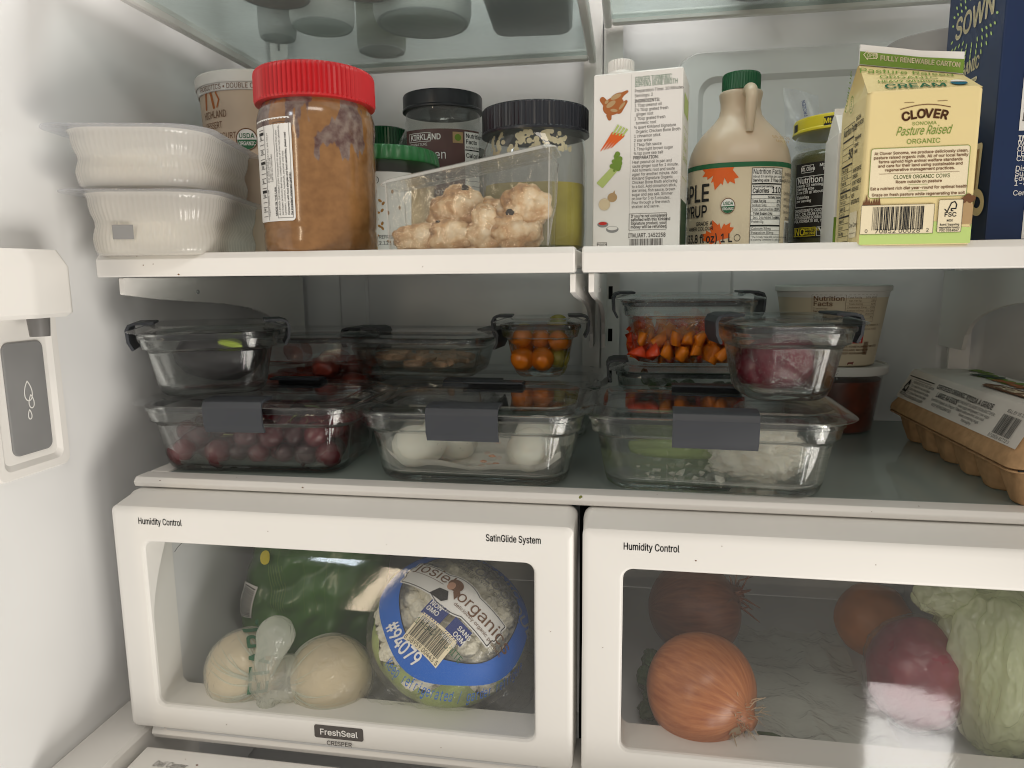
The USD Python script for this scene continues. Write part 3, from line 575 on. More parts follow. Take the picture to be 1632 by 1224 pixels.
# tub of spread with a green lid
t = thing('deli_tub', 'round hummus tub with bright green lid and grain pictures behind the peanut butter', 'tub', (-0.2040, 0.1530, 0.0))
Rg = lambda z: 0.0480+0.005*np.asarray(z)/0.09
part('tub', lathe([(0.045, 0), (Rg(0.001), 0.002), (Rg(0.088), 0.088)], 72), 'clam_plastic', t)
part('contents', lathe([(0.043, 0.001), (Rg(0.003)-0.0008, 0.003), (Rg(0.074)-0.0008, 0.074)], 64), 'hummus', t)
n = 240; a = np.linspace(0, 2*PI, n, endpoint=False); rib = 0.0007*np.clip(np.sin(a*40)*2, -1, 1)
part('lid', loft([np.column_stack([(r+k*rib)*np.cos(a), (r+k*rib)*np.sin(a), np.full(n, z)]) for r, z, k in ((0.0530, 0.0865, 0), (0.0556, 0.0868, 0), (0.0562, 0.0885, .3), (0.0548, 0.0945, 1), (0.0535, 0.0985, 1), (0.0520, 0.1002, 0), (0.0490, 0.1002, 0), (0.0480, 0.0985, 0))]), 'green_lid', t)
lb = part('label', wrap(rect(-0.034, 0.0, 0.034, 0.070), Rg, 10, 0.006, 0.0002, 0.006), 'paper', t)
r2 = np.random.default_rng(3); gr = []
for k in range(46):
    x, y = r2.normal(-0.004, 0.008), 0.036+r2.normal(0, 0.011); gr.append(affinity.rotate(affinity.translate(affinity.scale(Point(0, 0).buffer(0.0011, 4), 1.7, 1), x, y), r2.uniform(0, 180)))
part('grain_picture', wrap(cat([flat(g) for g in gr]), Rg, 10, 0.006, 0.0004, 0.01), 'grain', lb)
part('lettering', wrap(cat(text('KEEP REFRIGERATED', 0.0032, False, -0.006, 0.0105, 'l', 0.8), text('964 g (2.125 lb)', 0.0034, False, -0.0105, 0.005, 'l', 0.85), flat(Point(0.002, 0.0625).buffer(0.0035).difference(Point(0.002, 0.0625).buffer(0.0030))), text('U', 0.0038, True, 0.002, 0.0606, 'c')), Rg, 10, 0.006, 0.0005, 0.01), 'ink_black', lb)

# bottle with dark green cap, far back
t = thing('sauce_bottle', 'bottle with dark green ribbed cap, mostly hidden behind the green lidded tub', 'bottle', (-0.2560, 0.3080, 0.0))
part('bottle', lathe([(0.026, 0), (0.029, 0.002), (0.029, 0.105), (0.027, 0.115), (0.024, 0.128)], 48), 'olive_dark', t)
a = np.linspace(0, 2*PI, 200, endpoint=False); rib = 0.0005*np.sin(a*50)
part('cap', loft([np.column_stack([(r+rib*k)*np.cos(a), (r+rib*k)*np.sin(a), np.full(200, z)]) for r, z, k in ((0.028, 0.127, 0), (0.0293, 0.128, 1), (0.0293, 0.152, 1), (0.028, 0.1535, 0))]), 'jug_green', t)

# olive jar
def jar(t, R, hb, neck, mat_, wall=0.0022, sh=0.022, n=72):
    o = [(R-0.006, 0), (R-0.002, 0.001), (R, 0.005), (R, hb-sh), (R-0.0025, hb-sh*0.72), (R-0.008, hb-sh*0.38), (neck+0.001, hb-sh*0.12), (neck, hb), (neck, hb+0.008)]
    i = [(neck-wall, hb+0.008), (neck-wall, hb), (R-0.008-wall, hb-sh*0.42), (R-0.0025-wall, hb-sh*0.75), (R-wall, hb-sh), (R-wall, 0.006), (R-0.008, 0.0035)]
    return part('jar', lathe(o, n, True, False), mat_, t, 50)
def screw_lid(t, r, z0, z1, mat_, ribs=0, lip=0.0):
    n = 240; a = np.linspace(0, 2*PI, n, endpoint=False); rib = 0.0004*np.sin(a*ribs) if ribs else a*0
    return part('lid', loft([np.column_stack([(q+k*rib)*np.cos(a), (q+k*rib)*np.sin(a), np.full(n, z)]) for q, z, k in ((r-0.002, z0, 0), (r+lip, z0+0.0004, 0), (r+lip, z0+0.0022, 0), (r, z0+0.0032, 1), (r, z1-0.0022, 1), (r-0.0008, z1-0.0006, 0), (r-0.003, z1, 0), (r-0.0055, z1-0.0012, 0))]), mat_, t, 30)
t = thing('olive_jar', 'glass olive jar with black lid and brown label behind the green lidded tub', 'jar', (-0.1690, 0.2600, 0.0))
jar(t, 0.0495, 0.150, 0.0405, 'jar_clear', 0.002, 0.026)
part('brine', lathe([(0.040, 0.004), (0.0468, 0.007), (0.0468, 0.118), (0.042, 0.1182)], 48), 'olive_glass', t)
for k in range(9):
    an = k*0.7; part('olive', blob((0.026*math.cos(an), 0.026*math.sin(an), 0.022+0.017*(k % 3)), (0.010, 0.010, 0.013), 0.04, 2, k, 2), 'olive_dark', t)
screw_lid(t, 0.0432, 0.1575, 0.1755, 'black_lid', 0, 0.0006)
lb = part('label', wrap(rect(-0.040, 0, 0.046, 0.080), 0.0497, 10, 0.053, 0.0002, 0.006), 'label_brown', t)
W = lambda m, eps=0.0005: wrap(m, 0.0497, 10, 0.053, eps, 0.008)
part('lettering', W(move(cat(text('SIGNATURE', 0.0026, False, -0.030, 0.0635), text('Spanish Queen', 0.0088, False, 0.010, 0.050, 'r', 0.92), text('Olives', 0.0170, True, 0.006, 0.026, 'r'), text('STUFFED WITH MINCED PIMIENTO', 0.004, False, 0.008, 0.014, 'r'), frame2(-0.031, 0.0675, -0.0055, 0.0765, 0.0005), text('KIRKLAND', 0.0056, True, -0.0295, 0.0693, sx=0.88)), -0.004, 0, 0)), 'ink_white', lb)
part('facts_table', W(cat(rect(0.0265, 0.002, 0.0455, 0.0780))), 'ink_white', lb)
part('lettering', W(cat(text('Nutrition', 0.0042, True, 0.0275, 0.0720), text('Facts', 0.0042, True, 0.0275, 0.0660), text('serving size 5', 0.0024, False, 0.0275, 0.0615), rect(0.0268, 0.0590, 0.0455, 0.0602), text('Calories', 0.0044, True, 0.0275, 0.0520), [rect(0.0268, y, 0.0455, y+0.0004) for y in np.arange(0.006, 0.049, 0.0055)]), 0.0007), 'ink_black', lb)
part('emblem', W(cat(rect(0.0135, 0.066, 0.0245, 0.077))), 'ink_tan', lb)
part('emblem', W(cat(flat(Point(0.019, 0.0715).buffer(0.0035))), 0.0007), 'ink_leaf', lb)

# big jar of brine
t = thing('brine_jar', 'wide clear jar with black ribbed lid and cloudy yellow brine at the left shelf end', 'jar', (-0.0475, 0.1120, 0.0))
n8 = 14
def sq(R, z, k): q = rr(2*R, 2*R, R*k, n8); return at_z(q, z)
jo = [sq(0.036, 0, .8), sq(0.0415, 0.0012, .8), sq(0.0440, 0.005, .78), sq(0.0448, 0.02, .78), sq(0.0448, 0.078, .78), sq(0.0440, 0.088, .85), sq(0.0425, 0.097, 1), sq(0.0415, 0.103, 1), sq(0.0412, 0.112, 1)]
ji = [sq(0.0392, 0.112, 1), sq(0.0395, 0.103, 1), sq(0.0405, 0.096, 1), sq(0.0420, 0.088, .85), sq(0.0428, 0.078, .78), sq(0.0428, 0.02, .78), sq(0.0420, 0.006, .78), sq(0.036, 0.0035, .8)]
part('jar', loft(jo, True, False), 'jar_clear', t, 50)
part('brine', loft([sq(0.036, 0.004, .8), sq(0.0418, 0.007, .78), sq(0.0425, 0.02, .78), sq(0.0425, 0.0585, .78), sq(0.040, 0.0588, .78)]), 'brine_liquid', t)
r2 = np.random.default_rng(5); sm = []
for k in range(26):
    x, y = r2.uniform(-0.040, 0.040), r2.uniform(0.080, 0.0975); g = [Point(x+r2.normal(0, 0.0022), y+r2.normal(0, 0.0022)).buffer(r2.uniform(0.0008, 0.0027), 5) for _ in range(6)]
    sm.append(wrap(flat(unary_union(g).simplify(0.0002)), 0.0405, 0, 0.0, 0.0, 0.004))
part('smears', cat(sm), 'fat_smear', t)
tag_ = screw_lid(t, 0.0462, 0.1005, 0.1235, 'black_lid', 90, 0.0009)

# clear clamshell with roast chicken
CL = (-0.0880, 0.036, 0.0)
t = thing('clear_clamshell', 'tilted clear plastic clamshell holding roast chicken pieces at the shelf front', 'container', CL, 0)
lo_ = rr(0.130, 0.048, 0.007, 5); n = len(lo_)
def ring(w, d, r, z, tilt, dx=0):
    q = rr(w, d, r, 5); return np.column_stack([q[:, 0]+dx, q[:, 1], z+tilt*(q[:, 0])])
part('shell', loft([ring(0.124, 0.042, 0.006, 0.0008, 0), ring(0.129, 0.047, 0.007, 0.004, 0), ring(0.130, 0.049, 0.007, 0.034, 0.02), ring(0.131, 0.050, 0.007, 0.0655, 0.175), ring(0.128, 0.048, 0.007, 0.0672, 0.175), ring(0.100, 0.030, 0.007, 0.0680, 0.175)]), 'clam_plastic', t, 30)
part('fold', loft([ring(0.133, 0.052, 0.008, 0.0635, 0.175), ring(0.136, 0.055, 0.008, 0.0640, 0.175), ring(0.136, 0.055, 0.008, 0.0648, 0.175), ring(0.133, 0.052, 0.008, 0.0653, 0.175)]), 'clam_plastic', t, 30)
def edge(pts, r=0.0006): part('edge', tube(pts, r, 6), 'clam_edge', t)
q = ring(0.131, 0.050, 0.007, 0.0658, 0.175); edge(np.vstack([q, q[:1]]))
q = ring(0.136, 0.055, 0.008, 0.0644, 0.175); edge(np.vstack([q, q[:1]]), 0.0007)
for sx_, sy_ in ((-1, -1), (1, -1), (1, 1), (-1, 1)): edge(np.array([(sx_*0.0625, sy_*0.0225, 0.004), (sx_*0.0632, sy_*0.0232, 0.034+sx_*0.0013), (sx_*0.0638, sy_*0.0236, 0.0655+sx_*0.0111)]), 0.0005)
v = [(0.060, -0.0255, 0.075), (0.0705, -0.0262, 0.062), (0.0690, -0.0262, 0.034), (0.0655, -0.0255, 0.020), (0.0630, -0.0250, 0.004)]
cr = np.array([[(p[0]+dx, p[1]-0.002*k+0.001*math.sin(5*k+i), p[2]) for k, dx in enumerate((-0.006, -0.002, 0.001, -0.001))] for i, p in enumerate(v)])
idx = lambda a, b: a*4+b
part('crinkle', (cr.reshape(-1, 3), np.array([(idx(a, b), idx(a, b+1), idx(a+1, b+1), idx(a+1, b)) for a in range(4) for b in range(3)])), 'clear_wrap', t, True)
pieces = [(-0.042, -0.007, 0.0105, 0.019, 0.010, 0.010), (-0.016, -0.010, 0.0120, 0.018, 0.0105, 0.0115), (0.010, -0.008, 0.0120, 0.015, 0.011, 0.012), (0.035, -0.008, 0.0150, 0.019, 0.011, 0.0145), (0.044, -0.007, 0.0345, 0.0145, 0.0105, 0.0140), (-0.012, 0.003, 0.0330, 0.021, 0.012, 0.0170), (0.020, 0.005, 0.0290, 0.017, 0.012, 0.0125), (0.012, -0.013, 0.0250, 0.008, 0.007, 0.009), (-0.030, 0.010, 0.0120, 0.017, 0.010, 0.0115)]
where = ['at the lower left front of the clamshell', 'second from the left along the clamshell floor', 'in the middle of the clamshell floor', 'large one at the right end of the clamshell floor', 'with a black char mark at the upper right in the clamshell', 'tallest one at the back left of the clamshell', 'behind the small piece at the middle back of the clamshell', 'small knob in the middle of the clamshell', 'at the back left floor of the clamshell']
for k, (x, y, z, a, b, c) in enumerate(pieces):
    o = thing('chicken_piece', 'pale roast chicken piece '+where[k], 'chicken', (CL[0]+x, CL[1]+y, CL[2]+z))
    m = blob((0, 0, 0), (a*1.10, b*1.05, c*1.10), 0.44, 1.75, 20+k, 4, 5); m = trimesh.Trimesh(np.array(m.vertices)+np.array(m.vertex_normals)*(0.0050*(0.5-np.abs(2*meshkit.fbm(np.array(m.vertices)*70+k*5, 3, k)-1)))[:, None], m.faces, process=False); part('meat', m, 'chicken_roast', o, True)
    if k in (1, 4, 5):
        dv = np.array([(-0.25, -0.75, 0.6), (0.2, -0.9, -0.1), (-0.45, -0.86, -0.1), (0.3, -0.5, 0.9), (-0.3, -0.5, 0.9)][[1, 3, 4, 5, 6].index(k)]); dv /= np.linalg.norm(dv)
        vv = np.asarray(m.vertices); i = np.argmax((vv/np.array([a, b, c]))@dv); part('char_mark', blob(vv[i], (0.0016, 0.0012, 0.0010) if k == 1 else (0.0030, 0.0013, 0.0023), 0.5, 1.6, k, 3), 'char_black', o)
# ------------------------------------------------------------------ middle shelf, right half
t = thing('broth_carton', 'white bone broth carton with screw cap and pictures of ingredients', 'carton', (0.0445, 0.1050, 0.0), -9)
w, d, hh = 0.0715, 0.060, 0.1425
part('box', solid(w, d, hh, 0.0012, 0.0012, 2), 'carton_white', t)
cp = part('cap', move(loft([np.column_stack([(r+0.0005*k*np.sin(np.linspace(0, 2*PI, 160, endpoint=False)*26))*np.cos(np.linspace(0, 2*PI, 160, endpoint=False)), (r+0.0005*k*np.sin(np.linspace(0, 2*PI, 160, endpoint=False)*26))*np.sin(np.linspace(0, 2*PI, 160, endpoint=False)), np.full(160, z)]) for r, z, k in ((0.0105, 0.0032, 0), (0.0105, 0.0035, 1), (0.0103, 0.0150, 1), (0.0095, 0.0160, 0))]), -0.0165, -0.012, hh-0.003), 'white_plastic', t)
part('cap_base', move(lathe([(0.0125, 0), (0.0125, 0.002), (0.0108, 0.0042)], 40), -0.0165, -0.012, hh-0.0002), 'white_plastic', cp)
F = lambda m, eps=0.00025: front(m, -w/2, -d/2, 0, eps)
part('lettering', F(cat(textw('GINGER TURMERIC', 0.0288, 0.0037, x=0.0335, y=0.1340), textw('SIPPING BONE BROTH', 0.0335, 0.0037, x=0.0335, y=0.1300))), 'ink_green', t)
ing = ['Preparation Time: 10 Minutes', 'Servings: 2', '', '1 Tbsp peanut oil', '2¼ Tbsp grated fresh', '  ginger root', '1 Tbsp grated fresh', '  turmeric root', '¾ quart Kirkland Signature', '  Organic Chicken Bone Broth', '1 cinnamon stick', '2 star anise', '1 Tbsp fish sauce', '1 Tbsp light brown sugar', '¾ tsp pure sea salt']
prep = ['Heat peanut oil in pan and', 'saute ginger root for 1 minute.', 'Add turmeric root and saute', 'again for another minute. Add', 'Kirkland Signature Organic', 'Chicken Bone Broth and bring', 'to a boil. Add cinnamon stick,', 'star anise, fish sauce, brown', 'sugar and sea salt. Simmer', 'on low for 3 to 5 minutes.', 'Pour through a fine mesh', 'strainer and serve.']
part('lettering', F(cat(lines(ing[:2], 0.0024, 0.0036, 0.0335, 0.1258, sx=0.84), text('INGREDIENTS:', 0.0024, True, 0.0335, 0.1180, sx=0.84), lines(ing[3:], 0.0023, 0.00337, 0.0335, 0.1147, sx=0.84), text('PREPARATION:', 0.0024, True, 0.0330, 0.0742, sx=0.84),
     lines(prep, 0.0023, 0.0032, 0.0325, 0.0708, sx=0.82), frame2(0.0305, 0.0178, 0.0610, 0.0312, 0.0003), lines(["If you're not completely", 'satisfied with this Kirkland', 'Signature product, your', 'money will be refunded.'], 0.0023, 0.0029, 0.0320, 0.0280, sx=0.82, bold=True),
     text('ITM./ART. 1452258', 0.0032, True, 0.0300, 0.0120, sx=0.72), barcode(0.0315, 0.001, 0.0270, 0.0098, 4), frame2(0.0040, 0.001, 0.0125, 0.0085, 0.0003), flat(Point(0.0083, 0.003).buffer(0.0025)), text('POUCH', 0.0016, True, 0.0083, 0.0060, 'c'), rect(0.0308, 0.010, 0.0309, 0.140))), 'ink_grey', t)
E = lambda x, y, a, b, r=0: affinity.rotate(affinity.translate(affinity.scale(Point(0, 0).buffer(1, 10), a, b), x, y), r, origin='center')
cap = lambda p, q, r0, r1: unary_union([Point(*p).buffer(r0), Point(*q).buffer(r1)]).convex_hull
# roast chicken, carrots, celery, onion, bowls of spice: flat print
ck = unary_union([E(0.0165, 0.1170, 0.0088, 0.0068, 20), cap((0.010, 0.1195), (0.0075, 0.1225), 0.0025, 0.0022), E(0.0195, 0.1235, 0.0058, 0.0030, 20), cap((0.023, 0.125), (0.0275, 0.1272), 0.0018, 0.0010), cap((0.021, 0.1135), (0.0268, 0.1195), 0.0030, 0.0012), cap((0.013, 0.110), (0.0135, 0.1075), 0.0022, 0.0016)])
c = part('picture', F(flat(ck)), 'ink_rust', t)
part('picture', F(cat([flat(E(x, y, a, b, r)) for x, y, a, b, r in ((0.0185, 0.124, 0.0045, 0.0018, 20), (0.0235, 0.1165, 0.0036, 0.0011, 48), (0.0145, 0.1185, 0.0042, 0.0020, 30), (0.0170, 0.1135, 0.0030, 0.0012, -10), (0.011, 0.1205, 0.0018, 0.0012, 40))]), 0.0004), 'ink_tan', t)
part('picture', F(flat(unary_union([cap((0.0065+0.0028*k, 0.0825+0.0006*k), (0.0165+0.0026*k, 0.0952-0.0006*k), 0.0003, 0.0016) for k in range(4)]))), 'ink_orange', t)
part('picture', F(flat(unary_union([cap((0.0165+0.0026*k, 0.0952-0.0006*k), (0.0205+0.0024*k+0.0006*j, 0.1020-0.0012*k-0.0007*j), 0.0006, 0.0004) for k in range(4) for j in range(2)])), 0.0004), 'ink_sage', t)
cel = [cap((0.0045+0.0012*k, 0.0570-0.0010*k), (0.0165+0.0012*k, 0.0690-0.0008*k), 0.0011, 0.0008) for k in range(4)]
part('picture', F(flat(unary_union(cel))), 'ink_sage', t)
r2 = np.random.default_rng(9)
part('picture', F(flat(max(unary_union([Point(0.0205+r2.normal(0, 0.0030), 0.0720+r2.normal(0, 0.0028)).buffer(r2.uniform(0.0009, 0.0020), 5) for _ in range(30)]).buffer(0.0002).geoms, key=lambda q: q.area)), 0.0004), 'ink_leaf', t)
part('picture', F(flat(unary_union([E(0.0165, 0.0448, 0.0040, 0.0037), cap((0.0175, 0.0470), (0.0182, 0.0500), 0.0012, 0.0003)]))), 'ink_tan', t)
part('picture', F(flat(E(0.0100, 0.0395, 0.0048, 0.0048)), 0.0004), 'ink_cream', t)
part('picture', F(cat([flat(E(0.0100, 0.0395, q, q).difference(E(0.0100, 0.0395, q-0.0003, q-0.0003))) for q in (0.0047, 0.0036, 0.0025, 0.0014)]), 0.0005), 'ink_tan', t)
part('picture', F(flat(E(0.0088, 0.0232, 0.0046, 0.0024).difference(E(0.0088, 0.0240, 0.0036, 0.0014)))), 'panel_grey', t)
part('picture', F(flat(E(0.0168, 0.0190, 0.0052, 0.0028).difference(E(0.0168, 0.0199, 0.0043, 0.0016)))), 'panel_grey', t)
part('picture', F(flat(E(0.0088, 0.0240, 0.0035, 0.0013)), 0.0004), 'ink_red', t)
S = lambda m, eps=0.0003: place(m, (w/2, -d/2, 0), (0, 1, 0), (0, 0, 1), eps)
part('side_print', S(cat(rect(0.004, 0.002, 0.056, 0.042))), 'ink_darkgreen', t)
part('side_print', S(cat(frame2(0.010, 0.060, 0.050, 0.100, 0.0005), lines(['Organic', 'Chicken', 'Bone Broth'], 0.005, 0.008, 0.014, 0.090), rect(0.012, 0.110, 0.048, 0.126))), 'ink_sage', t)

# maple syrup jug
JX, JY = 0.1300, 0.1480
t = thing('syrup_jug', 'beige plastic maple syrup jug with dark green cap and loop handle', 'jug', (JX, JY, 0.0))
def jl(R, z, flat_=1.0): q = rr(2*R, 2*R*0.86, R*0.80, 14); return at_z(q, z)
prof = [(0.034, 0), (0.0415, 0.0015), (0.0435, 0.006), (0.0435, 0.0745), (0.0432, 0.0775), (0.0428, 0.081), (0.0410, 0.0880), (0.0378, 0.0950), (0.0330, 0.1018), (0.0275, 0.1077), (0.0222, 0.1130), (0.0182, 0.1185), (0.0168, 0.1245), (0.0170, 0.1300), (0.0180, 0.1345), (0.0183, 0.1372), (0.0176, 0.1386), (0.0150, 0.1395)]
part('body', loft([jl(R, z) for R, z in prof]), 'jug_beige', t, 60)
hp = spline([(0.004, -0.0145, 0.1355), (0.0045, -0.0215, 0.1365), (0.0048, -0.0285, 0.1320), (0.0045, -0.0302, 0.1230), (0.0042, -0.0305, 0.1120), (0.004, -0.0295, 0.1005)], 26)
hr = np.interp(np.linspace(0, 1, 26), [0, 0.3, 0.6, 1], [0.0052, 0.0050, 0.0046, 0.0030])
m = tube(hp, hr, 14); part('handle', m, 'jug_beige', t, 60)
a = np.linspace(0, 2*PI, 160, endpoint=False); rib = 0.00025*np.sin(a*44)
part('cap', loft([np.column_stack([(r+rib*k)*np.cos(a), (r+rib*k)*np.sin(a), np.full(160, z)]) for r, z, k in ((0.0150, 0.1388, 0), (0.0161, 0.1392, 1), (0.0161, 0.1515, 1), (0.0154, 0.1536, 0), (0.0130, 0.1544, 0))]), 'jug_green', t)
def jwrap(m, eps=0.0004, e=0.004):
    """round the jug's rounded-square waist"""
    m = fine(m, e); q = rr(0.087, 0.087*0.86, 0.0348, 14); q = np.vstack([q, q[:1]]); i0 = None
    s = np.r_[0, np.cumsum(np.linalg.norm(np.diff(q, axis=0), axis=1))]
    k = np.argmin(np.abs(q[:-1, 0])+np.where(q[:-1, 1] < 0, 0, 9)); s0 = s[k]-q[k, 0]
    p = np.array(m.vertices); tt = (s0+p[:, 0]) % s[-1]; x = np.interp(tt, s, q[:, 0]); y = np.interp(tt, s, q[:, 1])
    x2 = np.interp((tt+0.0005) % s[-1], s, q[:, 0]); y2 = np.interp((tt+0.0005) % s[-1], s, q[:, 1])
    nx, ny = y2-y, -(x2-x); l = np.hypot(nx, ny)+1e-12
    m.vertices = np.column_stack([x+nx/l*eps, y+ny/l*eps, p[:, 1]]); return m
lb = part('label', jwrap(rect(-0.062, 0.004, 0.062, 0.074), 0.0002, 0.003), 'label_cream', t)
part('label_band', jwrap(rect(-0.062, 0.0705, 0.062, 0.0745), 0.0004, 0.003), 'ink_green', lb)
leaf = [(0, 0.020), (0.0035, 0.013), (0.0055, 0.0145), (0.005, 0.008), (0.0095, 0.0125), (0.0105, 0.010), (0.0155, 0.011), (0.0135, 0.007), (0.017, 0.005), (0.010, 0.0), (0.0105, -0.003), (0.0006, -0.0015), (0.0006, -0.010)]
leaf = Polygon(leaf+[(-x, y) for x, y in leaf[::-1]]).buffer(0)
part('leaf_picture', jwrap(flat(affinity.translate(affinity.rotate(affinity.scale(leaf, 0.95, 0.95), 165), -0.020, 0.0610).intersection(sbox(-0.06, 0.0042, -0.004, 0.0704))), 0.0005), 'ink_orange', lb)
part('leaf_picture', jwrap(flat(affinity.translate(affinity.rotate(affinity.scale(leaf, 0.85, 0.85), 20), -0.0205, 0.0105).intersection(sbox(-0.06, 0.0042, -0.0045, 0.0624))), 0.0005), 'ink_orange', lb)
jl2 = lambda m, *k: jwrap((lambda q: (setattr(q, 'vertices', np.array(q.vertices)*[1, 1.135, 1]), q)[1])(m.copy()), *k)
part('lettering', jl2(cat(text('MAPLE', 0.0125, True, -0.0285, 0.0385, 'r', 0.85), text('SYRUP', 0.0085, True, -0.0300, 0.0270, 'r', 0.85), text('GRADE A', 0.0028, True, -0.0245, 0.0205, 'r'), text('AMBER COLOUR', 0.0026, True, -0.0240, 0.0168, 'r'), text('(33.8 fl oz) 1 L', 0.0062, True, -0.0080, 0.0075, 'r', 0.8), flat(Point(-0.0040, 0.0105).buffer(0.0026).difference(Point(-0.0040, 0.0105).buffer(0.0022)))), 0.0007), 'ink_black', lb)
seal(lb, lambda m, e=0.0003: jl2(move(m, -0.0125, 0.0340), e+0.0005), 0.60)
fx, fw_ = 0.0060, 0.0275
part('facts_table', jl2(rect(fx, 0.0055, fx+fw_, 0.0612), 0.0005), 'paper', lb)
tb = [frame2(fx, 0.0055, fx+fw_, 0.0612, 0.0004), textw('Nutrition Facts', fw_-0.002, 0.0036, bold=True, x=fx+0.001, y=0.0566), text('About 33 servings per container', 0.0017, False, fx+0.001, 0.0540, sx=0.85), text('Serving size  2 Tbsp (30mL)', 0.0020, True, fx+0.001, 0.0511, sx=0.85), rect(fx, 0.0490, fx+fw_, 0.0500),
      text('Amount per serving', 0.0014, True, fx+0.001, 0.0470), text('Calories', 0.0032, True, fx+0.001, 0.0430, sx=0.8), text('110', 0.0042, True, fx+fw_-0.001, 0.0430, 'r', 0.85), rect(fx, 0.0414, fx+fw_, 0.0420), text('% Daily Value', 0.0014, True, fx+fw_-0.001, 0.0392, 'r')]
for k, (s, q) in enumerate((('Total Fat 0g', '0%'), ('Sodium 5mg', '0%'), ('Total Carbohydrate 27g', '10%'), ('  Total Sugars 24g', ''), ('  Incl. 24g Added Sugars', '48%'), ('Protein 0g', ''))):
    y = 0.0362-0.0030*k; tb += [rect(fx, y+0.0025, fx+fw_, y+0.0027), text(s, 0.0018, k % 3 == 0, fx+0.001, y, sx=0.82)]+([text(q, 0.0018, True, fx+fw_-0.001, y, 'r')] if q else [])
tb += [rect(fx, 0.0185, fx+fw_, 0.0197)]+[rect(fx, y, fx+fw_, y+0.0002) for y in (0.0155, 0.0125)]+[text('Calcium 30mg', 0.0018, False, fx+0.001, 0.0161), text('Potassium 80mg', 0.0018, False, fx+0.001, 0.0131)]+[lines(['*The % Daily Value tells you how much a nutrient', 'in a serving contributes to a daily diet.'], 0.0013, 0.002, fx+0.001, 0.0102, sx=0.9)]
part('lettering', jl2(cat(tb), 0.0008), 'ink_black', lb)
part('lettering', jl2(cat(lines(['INGREDIENT: ORGANIC', 'MAPLE SYRUP', '', 'Certified organic', 'PRODUCT OF CANADA', 'Refrigerate after opening', 'See best by date'], 0.0021, 0.0046, 0.0375, 0.0560, sx=0.85), text('ITM./ART. 1112273', 0.0022, True, 0.0405, 0.0238)), 0.0007), 'ink_grey', lb)
cd = part('code_label', jl2(rect(0.0400, 0.0055, 0.0530, 0.0232), 0.0005), 'paper', lb); part('barcode', jl2(barcode(0.0408, 0.0070, 0.0115, 0.0150, 8), 0.0008), 'ink_black', cd)
part('lettering', place(cat(text('BB 2026', 0.0028, False), text('MA 07', 0.0028, False, 0.002, -0.0045)), (0.0225, -0.0300, 0.0940), (0.95, 0.30, -0.10), (-0.25, 0.45, 0.85), 0.0008), 'ink_tan', t)

# pickle jar with yellow lid
KX, KY, KR = 0.2275, 0.1900, 0.0455
t = thing('pickle_jar', 'pickle jar with yellow lid and black label beside the maple jug', 'jar', (KX, KY, 0.0))
jar(t, KR, 0.100, 0.0395, 'jar_clear', 0.002, 0.017)
part('brine', lathe([(0.038, 0.004), (0.0432, 0.007), (0.0432, 0.0840), (0.0405, 0.0900), (0.038, 0.0905)], 48), 'pickle_brine', t)
screw_lid(t, 0.0425, 0.1070, 0.1205, 'yellow_lid', 0, 0.0006)
part('lid_print', wrap(cat(rect(-0.010, 0, 0.010, 0.0075)), 0.0428, -23, 0.1095, 0.0002), 'ink_black', t)
part('lettering', wrap(cat(text('Mt.Olive', 0.0042, True, 0, 0.0018, 'c', 0.9)), 0.0428, -23, 0.1095, 0.0004), 'ink_yellow', t)
part('lid_print', wrap(cat(rect(-0.004, 0, 0.004, 0.0075)), 0.0428, -82, 0.1085, 0.0002), 'ink_black', t)
lb = part('label', wrap(rect(-0.036, 0, 0.046, 0.066), KR, -23, 0.013, 0.0002, 0.005), 'label_black', t)
W = lambda m, eps=0.0005: wrap(m, KR, -23, 0.013, eps, 0.006)
part('lettering', W(cat(frame2(-0.0285, 0.0575, -0.0160, 0.0640, 0.0004), text('Mt. Olive', 0.0034, True, -0.0222, 0.0592, 'c', 0.75), text('Mt. Olive Pickle Co.', 0.0025, True, -0.011, 0.0618), text('Mount Olive, NC', 0.0025, True, -0.008, 0.0585), frame2(-0.0345, 0.0275, 0.030, 0.0545, 0.0005), text('Nutrition Facts', 0.0050, True, -0.0330, 0.0485, sx=0.92),
    text('nearly 13 servings per container', 0.0023, True, -0.0330, 0.0455), text('Serving size', 0.0023, True, -0.0330, 0.0425), text('1 oz (28 g/ about 2 pickles)', 0.0023, True, -0.0330, 0.0395), text('Calories', 0.0026, True, -0.0330, 0.0350), text('per serving', 0.0022, True, -0.0330, 0.0320),
    lines(['INGREDIENTS: CUCUMBERS, WATER, VINEGAR,', 'SALT, CALCIUM CHLORIDE, NATURAL FLAVORS,', 'POTASSIUM SORBATE (PRESERVATIVE),', 'POLYSORBATE 80, YELLOW 5'], 0.0024, 0.0031, -0.0345, 0.0232, bold=True, sx=0.85), frame2(-0.0105, 0.0015, 0.010, 0.0095, 0.0004), text('YES', 0.0062, True, -0.0095, 0.0025))), 'ink_white', lb)
part('lettering', W(cat(frame2(-0.0345, 0.0015, -0.0115, 0.0095, 0.0005), text('NO', 0.0058, True, -0.0335, 0.0026), lines(['HIGH FRUCTOSE', 'CORN SYRUP'], 0.0022, 0.0032, -0.0235, 0.0063, bold=True, sx=0.6))), 'ink_yellow', lb)
for k in range(7):
    an = -2.6+k*0.36 if k < 4 else -2.75+k*0.33; rr_ = 0.0335; x, y = rr_*math.cos(an), rr_*math.sin(an)
    o = thing('pickle', 'green whole pickle standing in brine in the yellow lidded jar', 'pickle', (KX+x, KY+y, 0.0), group='pickles in the yellow lidded jar')
    part('pickle_body', blob((0, 0, 0.030+0.004*(k % 3)), (0.0072, 0.0072, 0.024), 0.10, 3, 60+k, 3), 'pickle', o, True)
